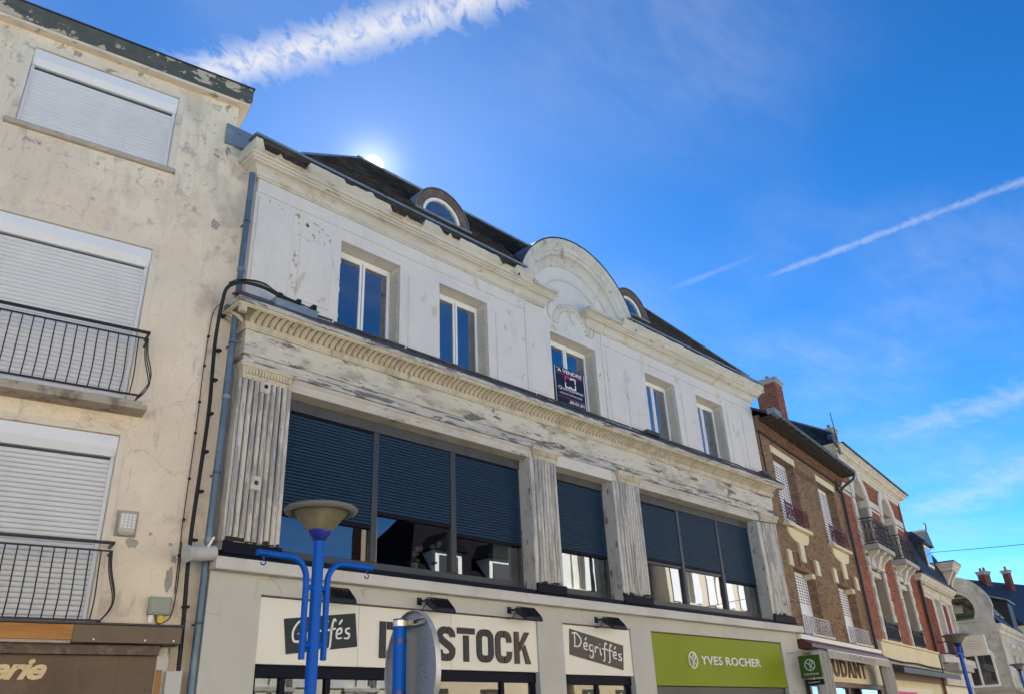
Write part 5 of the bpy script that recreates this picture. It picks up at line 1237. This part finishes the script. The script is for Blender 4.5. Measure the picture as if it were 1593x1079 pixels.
for k in range(60):
    p = Vector((rnd.uniform(-.3, .3), rnd.uniform(-.1, .1), rnd.uniform(.05, .35))); d = Vector((rnd.uniform(-1, 1), rnd.uniform(-1, 1), rnd.uniform(-1, 1)))*.06; e = Vector((rnd.uniform(-1, 1), rnd.uniform(-1, 1), rnd.uniform(-1, 1)))*.06
    fb.add([p, p+d, p+d+e, p+e], [(0, 1, 2, 3)])
fb.build('blossom', 'geranium', fl_) if 'geranium' in M else (mat('geranium', (.45, .02, .03), .6), fb.build('blossom', 'geranium', fl_))
MB().bbox(-.3, .3, -.1, .1, -.12, .08, .01).build('pot', 'dark_red_brick', fl_)
CN = MB().sweepU(.0, 7.6, .0, .4, [(0, 6.98), (.03, 6.98), (.03, 7.25), (.06, 7.28), (.08, 7.44), (.22, 7.50), (.28, 7.58), (.34, 7.66), (.36, 7.74), (0, 7.78)]).build('cornice', 'plaster_cream', HC)
dm = MB().bbox(-.05, .05, -.17, -.0, 0, .12, .008).mesh('dentil'); dm.materials.append(M['plaster_cream'])
for k in range(33): inst('dentil', dm, CN, (.14+k*.229, -.05, 7.34))
for k in range(2):
    MB().bbox(.7+k*3.9, 2.4+k*3.2, -.06, -.031, 7.02, 7.20, .01).build('carved_panel', 'plaster_cream', HC)
MB().prismx([(-.40, 7.74), (-.34, 7.74), (.0, 7.80), (.0, 7.85), (-.40, 7.79)], -.02, 7.9).build('gutter', 'gunmetal', HC)
mp = [(-.30, 7.84), (-.14, 8.6), (.15, 9.5), (.6, 10.3), (1.1, 11.0), (1.7, 11.9), (3.5, 12.3), (7.5, 12.0), (8.0, 7.9)]
MB().prismx(mp, .02, 7.6).build('roof', 'slate', HC)
sl3 = MB(); rnd = random.Random(14)
for r_i in range(5):
    (ya, za_), (yb_, zb_) = mp[r_i], mp[r_i+1]; L_ = math.dist(mp[r_i], mp[r_i+1]); nr = int(L_/.12)
    for k in range(nr):
        t0, t1_ = k/nr, (k+1.2)/nr; x = .02-(.1 if k % 2 else 0)
        while x < 7.58:
            l, rr = max(x, .02), min(x+.215, 7.6); lift = .03
            sl3.add([(l, ya+(yb_-ya)*t0-lift, za_+(zb_-za_)*t0+.01), (rr, ya+(yb_-ya)*t0-lift, za_+(zb_-za_)*t0+.01), (rr, ya+(yb_-ya)*t1_-.006, za_+(zb_-za_)*t1_), (l, ya+(yb_-ya)*t1_-.006, za_+(zb_-za_)*t1_)], [(0, 1, 2, 3)]); x += .22
sl3.build('slates', 'slate', HC, kind='stuff')
DM = MB().prismx([(-.22, 8.35), (-.22, 9.55), (1.4, 9.55), (1.4, 8.35)], 2.5, 4.1).build('dormer', 'zinc_dark', HC)
MB().prism([(2.3, 9.55), (4.3, 9.55), (4.1, 9.75), (3.6, 10.2), (3.3, 10.35), (3.0, 10.2), (2.5, 9.75)], -.42, 1.6).build('dormer_roof', 'zinc_dark', DM)
MB().tube([(3.3, -.4, 10.3), (3.3, -.46, 10.55), (3.3, -.38, 10.7)], [.08, .05, .01], 6).build('finial', 'zinc', DM)
MB().bbox(2.65, 3.95, -.26, -.221, 8.45, 9.5, .01).build('window_frame', 'white_paint', DM); MB().box(2.75, 3.85, -.27, -.262, 8.55, 9.4).build('pane', 'pane_sky', DM)
# stone attic hood at the far end
MB().sweepU(6.1, 7.75, -.72, 1.2, [(-.2, 8.62), (.0, 8.62), (.02, 8.75), (.10, 8.80), (.14, 8.92), (.20, 8.95), (.20, 9.02), (-.2, 9.06)]).build('attic_hood', 'plaster_cream', HC)
MB().box(5.9, 7.95, -.93, 1.3, 9.03, 9.08).build('hood_capping', 'zinc_dark', HC)
for x in (6.4, 7.3): MB().prismx([(-.68, 8.62), (-.15, 8.62), (-.1, 7.86), (-.25, 7.86), (-.4, 8.2)], x, x+.3).build('hood_bracket', 'plaster_cream', HC)
MB().box(6.35, 7.6, -.1, .6, 7.86, 8.62).build('attic_wall', 'plaster_cream', HC)
MB().box(.4, 7.2, -.12, .1, 3.0, 4.0).bbox(.0, 7.9, -.35, .0, 3.9, 4.24, .02).build('shop_fascia', 'stone_white', HC)
MB().bbox(.5, 4.2, -.75, .0, 3.55, 3.88, .02).build('shop_canopy', 'reveal_grey', HC)
MB().box(.4, 7.2, .1, .2, 0, 3.0).build('shopfront', 'house_white', HC)
MB().box(.0, .05, .41, 8, 0, 7.8).box(7.55, 7.6, .41, 8, 0, 7.8).box(0, 7.6, 8, 8.2, 0, 7.9).build('rear_walls', 'cement_old', HC)
aer = rootobj('tv_aerial', 'thin television aerial above the stone hood of the mansard house', 'aerial', loc8(18.92+7.0, .4, 9.0), AA)
MB().tube([(0, 0, 0), (0, 0, 1.0)], .02, 5).build('mast', 'gunmetal', aer); MB().tube([(-1.1, -.5, .85), (1.1, .5, .75)], .015, 5).tube([(-.9, -.6, .85), (-.9, -.2, .85)], .01, 4).tube([(-.5, -.5, .83), (-.5, 0, .83)], .01, 4).tube([(.2, -.2, .8), (.2, .4, .8)], .01, 4).build('boom', 'gunmetal', aer)

# ------------------------------------------------------------------ round-gabled corner house
HD = rootobj('round_gable_house', 'grey cement corner house with round gable, half-round window and skylights', 'house', (49.9, 2.6, 0), 0)
# gable wall faces -x; build it in a frame whose front is -y and turn it
gd = bpy.data.objects.new('gable_wall', None)
def turned(mb):                                      # local (s, -depth, z): s runs away from the corner along +y'
    a = R_(98.5); d = Vector((math.cos(a), math.sin(a))); nrm = Vector((math.sin(a), -math.cos(a)))
    mb.v = [(d.x*(-x)+nrm.x*y if False else d.x*x+nrm.x*y, d.y*x+nrm.y*y, z) for x, y, z in mb.v]; mb.f = [tuple(reversed(f)) for f in mb.f]; return mb
gc = (1.66, 6.9)
out = [(0, 0), (3.4, 0), (3.4, 6.6)]+[(gc[0]+1.70*math.cos(t), gc[1]+1.70*math.sin(t)) for t in [math.pi*k/32 for k in range(33)]]+[(0, 6.6)]
hw = [(gc[0]+.86*math.cos(R_(a)), gc[1]+.86*math.sin(R_(a))) for a in range(-40, 221, 8)]
def ringwall(outer, inner, y0, y1):
    mb = MB(); k = len(inner)
    import mathutils
    vs = [Vector((x, z, 0)) for x, z in outer]+[Vector((x, z, 0)) for x, z in inner]
    tris = mathutils.geometry.tessellate_polygon([[Vector((x, z, 0)) for x, z in outer], [Vector((x, z, 0)) for x, z in inner]])
    n = len(vs); mb.v = [(v.x, y0, v.y) for v in vs]+[(v.x, y1, v.y) for v in vs]
    for t in tris:
        a, b, c = [vs[i] for i in t]; cr = (b-a).cross(c-a).z
        t = t if cr > 0 else tuple(reversed(t)); mb.f.append(tuple(t)); mb.f.append(tuple(n+i for i in reversed(t)))
    o = len(outer)
    for i in range(o): j = (i+1) % o; mb.f.append((i, n+i, n+j, j))
    for i in range(k): j = (i+1) % k; mb.f.append((o+i, o+j, n+o+j, n+o+i))
    return mb
GW = turned(ringwall(out, hw, 0, .4)).build('gable_wall', 'cement_old', HD)
turned(MB().arc(gc[0], gc[1], [(.87, .0), (.88, -.06), (.98, -.05), (1.0, .0)], R_(-35), R_(215), 30)).build('window_hood', 'cement_old', GW)
turned(MB().arc(gc[0], gc[1], [(1.5, .0), (1.52, -.05), (1.60, -.06), (1.70, -.10), (1.76, -.10), (1.76, .4)], R_(0), R_(180), 30)).build('gable_moulding', 'cement_old', GW)
turned(MB().prism([(gc[0]+.85*math.cos(R_(a)), gc[1]+.85*math.sin(R_(a))) for a in range(-40, 221, 8)], .2, .21)).build('pane', 'pane_shop', GW)
turned(MB().box(.3, 3.2, .395, .40, 5.9, 8.0).box(.4, 2.3, .0005, .003, 3.1, 4.9)).build('room', 'dark_room', GW)
turned(MB().box(gc[0]-.8, gc[0]+.8, .17, .22, 6.62, 6.68).box(gc[0]-.8, gc[0]+.8, .15, .24, 6.36, 6.52)).build('window_frame', 'sign_dkgreen', GW)
turned(MB().bbox(.35, 3.0, -.12, .0, 6.22, 6.33, .02)).build('sill', 'cement_old', GW)
turned(MB().bbox(-.05, 3.0, -.05, .0, 4.70, 4.80, .02)).build('string_course', 'cement_old', GW)
wf = MB()
for x in (.52, 1.28, 2.05): wf.bbox(x, x+.11, -.08, .05, 3.12, 4.75, .01)
wf.bbox(.52, 2.16, -.08, .05, 3.02, 3.13, .01)
turned(wf).build('shop_window_frame', 'white_paint', GW)
turned(MB().arc(1.34, 4.3, [(.74, .0), (.74, -.08), (.86, -.09), (.88, .0)], R_(5), R_(175), 20)).build('window_arch', 'white_paint', GW)
turned(MB().box(.55, 2.1, -.02, -.01, 3.13, 4.75)).build('pane', 'pane_shop', GW)
turned(MB().bbox(-.2, 3.4, -.12, .0, 2.78, 2.92, .02)).build('ledge', 'reveal_grey', GW)
# street front and mansard
ca, sa_ = math.cos(R_(8.5)), math.sin(R_(8.5))
def fr_(mb): mb.v = [(x*ca-y*sa_, x*sa_+y*ca, z) for x, y, z in mb.v]; return mb
fr_(MB().walls(.02, 11, 0, 5.75, .0, .4, [(3.2, 4.2, 3.2, 5.0), (5.6, 6.6, 3.2, 5.0), (8, 9, 3.2, 5.0)])).build('street_wall', 'cement_old', HD)
fr_(MB().sweepU(.3, 10.8, .0, .3, [(0, 5.60), (.05, 5.62), (.08, 5.80), (.18, 5.86), (.26, 5.98), (.28, 6.06), (0, 6.10)])).build('cornice', 'stone_white', HD)
fr_(MB().add([(.0, -.2, 6.1), (11, -.2, 6.1), (11, 1.2, 8.3), (.0, 1.2, 8.3), (.0, 7, 8.6), (11, 7, 8.6)], [(0, 1, 2, 3), (3, 2, 5, 4)])).build('mansard_roof', 'slate', HD)
for x in (1.6, 3.6):
    sk = MB(); p = lambda u, t: (u, -.2+1.4*t-.06, 6.1+2.2*t+.04)
    sk.add([p(x, .25), p(x+1.1, .25), p(x+1.1, .8), p(x, .8)], [(0, 1, 2, 3)]); s_o = fr_(sk).build('skylight', 'pane_sky', HD)
    fm = MB()
    for a, b in ((p(x, .25), p(x, .8)), (p(x+1.1, .25), p(x+1.1, .8)), (p(x, .25), p(x+1.1, .25)), (p(x, .8), p(x+1.1, .8))): fm.tube([a, b], .05, 6)
    fr_(fm).build('skylight_frame', 'zinc', s_o)
fr_(MB().prismx([(-.15, 6.15), (-.15, 7.75), (1.6, 8.4), (1.6, 6.15)], 6.4, 8.4)).build('dormer', 'slate', HD)
fr_(MB().prismx([(-.3, 7.72), (-.3, 7.80), (2.2, 8.72), (2.2, 8.62)], 5.6, 8.8)).build('dormer_canopy', 'zinc', HD)
for x in (3.3, 5.7, 8.1):
    W_ = fr_(MB().bbox(x-.05, x+.85, .2, .28, 3.2, 5.0, .01)).build('window_shutter', 'reveal_grey', HD)
    fr_(MB().bbox(x-.2, x+1.0, -.15, .0, 5.0, 5.2, .03).bbox(x-.15, x-.02, -.14, .0, 4.6, 5.0, .03).bbox(x+.85, x+.98, -.14, .0, 4.6, 5.0, .03)).build('carved_hood', 'stone_white', HD)
fr_(MB().box(0, 11, -.3, .0, 2.7, 2.9)).build('ledge', 'reveal_grey', HD)
fr_(MB().box(11, 11.1, 0, 7, 0, 6).box(0, 11, 7, 7.2, 0, 8)).build('rear_walls', 'cement_old', HD)
HE = rootobj('slate_roofed_house', 'dark slate roof with brick chimneys showing over the round-gabled house', 'house', (61.7, 4.23, 0), -13.6)
MB().walls(0, 16, 0, 6.8, 0, .4, []).build('wall', 'house_white', HE)
MB().add([(-.2, -.2, 6.8), (16, -.2, 6.8), (16, 3, 10.2), (-.2, 3, 10.2), (-.2, 7, 6.8), (16, 7, 6.8)], [(0, 1, 2, 3), (3, 2, 5, 4), (0, 3, 4), (1, 5, 2)]).build('roof', 'slate', HE)
MB().box(0, .1, .41, 7, 0, 6.8).box(0, 16, 6.9, 7, 0, 6.8).build('rear_walls', 'house_white', HE)
chimney('chimney', HE, 1.9, 2.6, .7, .5, 9.3, 10.75, 'dark_red_brick', pots=2, seed=4); chimney('chimney', HE, 4.6, 2.4, .4, .4, 9.3, 10.95, 'dark_red_brick', pots=1, seed=5)
ps = rootobj('projecting_sign', 'white rectangular projecting sign with faded writing behind the second street lamp', 'sign', (42.0, 1.55, 4.10), 8)
MB().bbox(-.06, .06, -.5, .5, 0, .86, .02).build('panel', 'house_white', ps)
for k, (z, a, b) in enumerate(((.62, .25, -.15), (.50, .36, -.3), (.40, .38, -.28), (.30, .2, -.1))):
    sm = MB(); ribbon(sm, [(p.x, p.y) for p in smooth_path([(a+(b-a)*t/10, z+.02*math.sin(t*2.4+k), 0) for t in range(11)], 4)], .014, -.004, .0)
    sm.v = [(-.0625+y, x, zz) for x, y, zz in sm.v]; sm.build('faded_writing', 'faded_red', ps)
MB().tube([(0, .5, .7), (0, 1.6, .7)], .025, 6).tube([(0, .5, .2), (0, 1.6, .2)], .025, 6).build('bracket', 'gunmetal', ps)
wa, wb = Vector((47.7, 4.07, 9.79)), Vector((43.9, -1.21, 8.89))
wr = MB().tube([wa.lerp(wb, -.1+3.05*t/20)+Vector((0, 0, -.12*math.sin(math.pi*t/20))) for t in range(21)], .016, 5).build('overhead_wire', 'cable_black'); tag(wr, 'thin overhead wire crossing the sky at the right', 'wire')

# ------------------------------------------------------------------ street lamps and road sign
def street_lamp(loc, rz, label):
    r = rootobj('street_lamp', label, 'street lamp', loc, rz, 'blue street lamps along the kerb')
    MB().lathe([(.075, 0), (.075, .25), (.06, .28), (.0475, .32), (.0475, 3.20)], n=20).build('pole', 'blue_paint', r, smooth=True)
    MB().lathe([(.0, 3.19), (.048, 3.195), (.055, 3.205), (.10, 3.275), (.103, 3.29), (.0, 3.29)], n=24).build('collar', 'blue_dark', r, smooth=True)
    MB().lathe([(.10, 3.285), (.243, 3.455), (.25, 3.468)], n=40).build('bowl', 'smoky_acrylic', r, smooth=True)
    MB().lathe([(.235, 3.468), (.25, 3.44), (.275, 3.432), (.305, 3.445), (.316, 3.463), (.308, 3.474), (.27, 3.478)], n=40).build('rim', 'lamp_rim', r, smooth=True)
    MB().lathe([(.317, 3.466), (.27, 3.485), (.15, 3.50), (.05, 3.505), (.0, 3.505)], n=40).build('cap', 'blue_paint', r, smooth=True)
    MB().lathe([(.0, 3.30), (.03, 3.30), (.034, 3.42), (.0, 3.44)], n=14).build('lamp_bulb', 'glass_bulb', r)
    MB().bbox(-.12, .09, -.025, .025, 3.44, 3.458, .004).build('lamp_tray', 'white_paint', r)
    for s_ in (-1, 1):
        p = [(s_*.105, 0, 2.25), (s_*.105, 0, 2.80)]+[(s_*(.105+.16*(1-math.cos(t))), 0, 2.86+.175*math.sin(t)) for t in [math.pi/2*k/8 for k in range(1, 9)]]+[(s_*.58, 0, 3.035)]
        a_ = MB().tube(p, .026, 10).build('bracket_arm', 'blue_paint', r, smooth=True)
        MB().tube([(s_*.52, 0, 3.01), (s_*.52, 0, 2.985)]+[(s_*.52+.022*math.sin(t), 0, 2.963+.022*math.cos(t)) for t in [math.pi*1.5*k/8 for k in range(9)]], .006, 5).build('hook', 'blue_dark', a_)
    for z in (2.81, 2.36): MB().tube([(-.11, 0, z), (.11, 0, z)], .022, 8).build('cross_tube', 'blue_paint', r, smooth=True)
    MB().bbox(-.014, .014, -.004+.0, .05, 3.20, 3.27, .002).build('sticker', 'sign_brown', r) if False else None
    return r
street_lamp((3.785, -4.97, .0), 3, 'nearest blue street lamp in front of the Griffés panel')
street_lamp((22.73, -3.84, .0), 12, 'smaller blue street lamp before the grey round-gabled house')
street_lamp((38.9, -.78, .0), 12, 'farthest blue street lamp, cut by the right edge of the picture')
RS = rootobj('road_sign', 'back of a round metal road sign clamped to a blue post', 'road sign', (2.985, -7.14, 0), -12)
MB().tube([(0, 0, 0), (0, 0, 2.245)], .0375, 16).build('post', 'blue_paint', RS, smooth=True)
MB().tube([(0, 0, 2.245), (0, 0, 2.25)], .040, 16).build('post_cap', 'blue_dark', RS)
for z in (2.13, 1.86): MB().tube([(0, 0, z-.012), (0, 0, z+.012)], .0385, 16).build('paint_band', 'blue_dark', RS)
def turnx(mb, dx): mb.v = [(dx-y, x, z) for x, y, z in mb.v]; return mb     # front face (-y) turned to face +x
CZs = 1.975; Rr_ = .325
dk = MB().prism([(Rr_*.985*math.cos(2*math.pi*k/56), CZs+Rr_*.985*math.sin(2*math.pi*k/56)) for k in range(56)], 0, .004)
turnx(dk, .085).build('disc', 'aluminium', RS)
turnx(MB().arc(0, CZs, [(Rr_*.97, .0), (Rr_, -.002), (Rr_*1.005, .012), (Rr_*.99, .028), (Rr_*.975, .026), (Rr_*.975, .004)], 0, 2*math.pi*.9999, 64), .087).build('rim', 'aluminium', RS, smooth=True)
for z in (2.225, 1.80):
    MB().tube([(0, 0, z-.016), (0, 0, z+.016)], .0415, 16).build('clamp', 'steel_clip', RS)
    w_ = math.sqrt(max(.01, (Rr_*.93)**2-(z-CZs)**2))
    MB().box(.05, .075, -w_, w_, z-.018, z-.010).box(.05, .075, -w_, w_, z+.010, z+.018).box(.072, .08, -w_, w_, z-.02, z+.02).build('rail', 'aluminium', RS)
    MB().box(.03, .055, -.06, .06, z-.012, z+.012).build('bolt_plate', 'steel_clip', RS)
rnd = random.Random(31)
for cy, cz, n, col in ((-.14, 1.97, 34, 'lamp_rim'), (-.15, 2.08, 22, 'lamp_rim')):
    mk = MB()
    for k in range(n): y = cy+rnd.uniform(-.06, .06); z = cz+rnd.uniform(-.07, .07); w = rnd.uniform(.006, .02); mk.box(.0795, .0808, y, y+w, z, z+.004)
    mk.build('worn_print', col, RS, kind='stuff')
MB().box(.0795, .0808, .10, .15, 1.93, 1.97).build('sticker', 'white_paint', RS); MB().box(.079, .0806, .105, .145, 1.90, 1.925).build('sticker', 'gunmetal', RS)

# ------------------------------------------------------------------ houses across the street, met in the window reflections
def across(x0, x1, y, eave, ridge, wallm, label, wins=3, floors=(1.0, 4.2, 7.0), chim=None, roofm='tile_dark', mansard=False, rz=0, hip=0, dorm=0):
    w = x1-x0; H = rootobj('opposite_house', label, 'house', ((x0+x1)/2, y, 0), rz, 'houses across the street')
    hol = []
    for z in floors:
        if z+2.1 > eave: continue
        for k in range(wins): c = -w/2+w*(k+.5)/wins; hol.append((c-.6, c+.6, z, z+(2.2 if z > 2 else 2.4)))
    mb = MB().walls(-w/2, w/2, 0, eave, -.3, 0, hol); mb.build('wall', wallm, H)
    for h in hol:
        f = MB().box(h[0], h[0]+.07, -.2, -.13, h[2], h[3]).box(h[1]-.07, h[1], -.2, -.13, h[2], h[3]).box(h[0]+.07, h[1]-.07, -.2, -.13, h[3]-.07, h[3]).box(h[0]+.07, h[1]-.07, -.2, -.13, h[2], h[2]+.07).box((h[0]+h[1])/2-.04, (h[0]+h[1])/2+.04, -.2, -.13, h[2]+.07, h[3]-.07)
        W_ = f.build('window', 'white_paint', H); MB().box(h[0], h[1], -.215, -.205, h[2], h[3]).build('pane', 'curtain', W_)
        MB().box(h[0]-.12, h[1]+.12, .001, .10, h[2]-.12, h[2]-.001).build('sill', 'stone_white', W_)
        for s_ in (-1, 1):
            c = (h[0]+h[1])/2+s_*.93
            if h[2] > 2: MB().box(c-.3, c+.3, .002, .05, h[2], h[3]).build('shutter', 'shutter_white', W_)
    MB().box(-w/2, w/2, .001, .28, eave-.28, eave-.0).build('cornice', 'stone_white', H)
    MB().add([(-w/2, .35, eave), (w/2, .35, eave), (w/2-hip, -3.5, ridge), (-w/2+hip, -3.5, ridge), (-w/2, -7.5, eave), (w/2, -7.5, eave)], [(3, 2, 1, 0), (4, 5, 2, 3), (0, 4, 3), (1, 2, 5)]).build('roof', roofm, H)
    MB().box(-w/2, -w/2+.1, -7.5, -.301, 0, eave).box(w/2-.1, w/2, -7.5, -.301, 0, eave).box(-w/2, w/2, -7.6, -7.5, 0, eave).build('rear_walls', wallm, H)
    for k in range(dorm):
        c = -w/2+w*(k+.9)/(dorm+.8); D_ = MB().box(c-.7, c+.7, -2.2, -.35, eave+.2, eave+2.0).build('dormer', 'white_paint', H)
        MB().prism([(c-.95, eave+2.0), (c+.95, eave+2.0), (c, eave+2.8)], -2.6, -.2).build('dormer_roof', roofm, D_); MB().box(c-.5, c+.5, -.349, -.34, eave+.4, eave+1.8).build('pane', 'dark_room', D_)
    if chim: chimney('chimney', H, chim[0]-(x0+x1)/2, chim[1], .7, .6, eave, chim[2], pots=2)
    return H
across(-22, -9, -13.4, 9.5, 12, 'house_white', 'white house across the street, mirrored far left', 4)
across(-9, 2.5, -13.2, 9.0, 11.8, 'house_cream', 'cream house across the street behind the viewer', 4)
across(2.6, 18.9, -13.1, 5.9, 7.4, 'house_white', 'low white house across the street under the mirrored sky', 5, (1.0, 3.4), chim=(18.05, -1.6, 9.9))
across(19.1, 27.4, -13.0, 6.6, 11.6, 'house_ochre', 'ochre house across the street, its dark hipped roof mirrored in the shutter windows', 3, (1.0, 4.1), hip=3.6, dorm=2)
across(27.6, 34.2, -12.6, 10.6, 13, 'mirror_cream', 'sunlit cream house mirrored in the narrow middle window', 3, (1.0, 4.2, 7.6))
across(34.4, 47, -11.6, 10.2, 12.5, 'mirror_pale', 'sunlit pale house mirrored in the right-hand shutter windows', 4, (1.0, 4.2, 7.4))
across(47.5, 60, -9.8, 9.4, 12, 'house_ochre', 'far ochre house across the street', 4, rz=8.5)
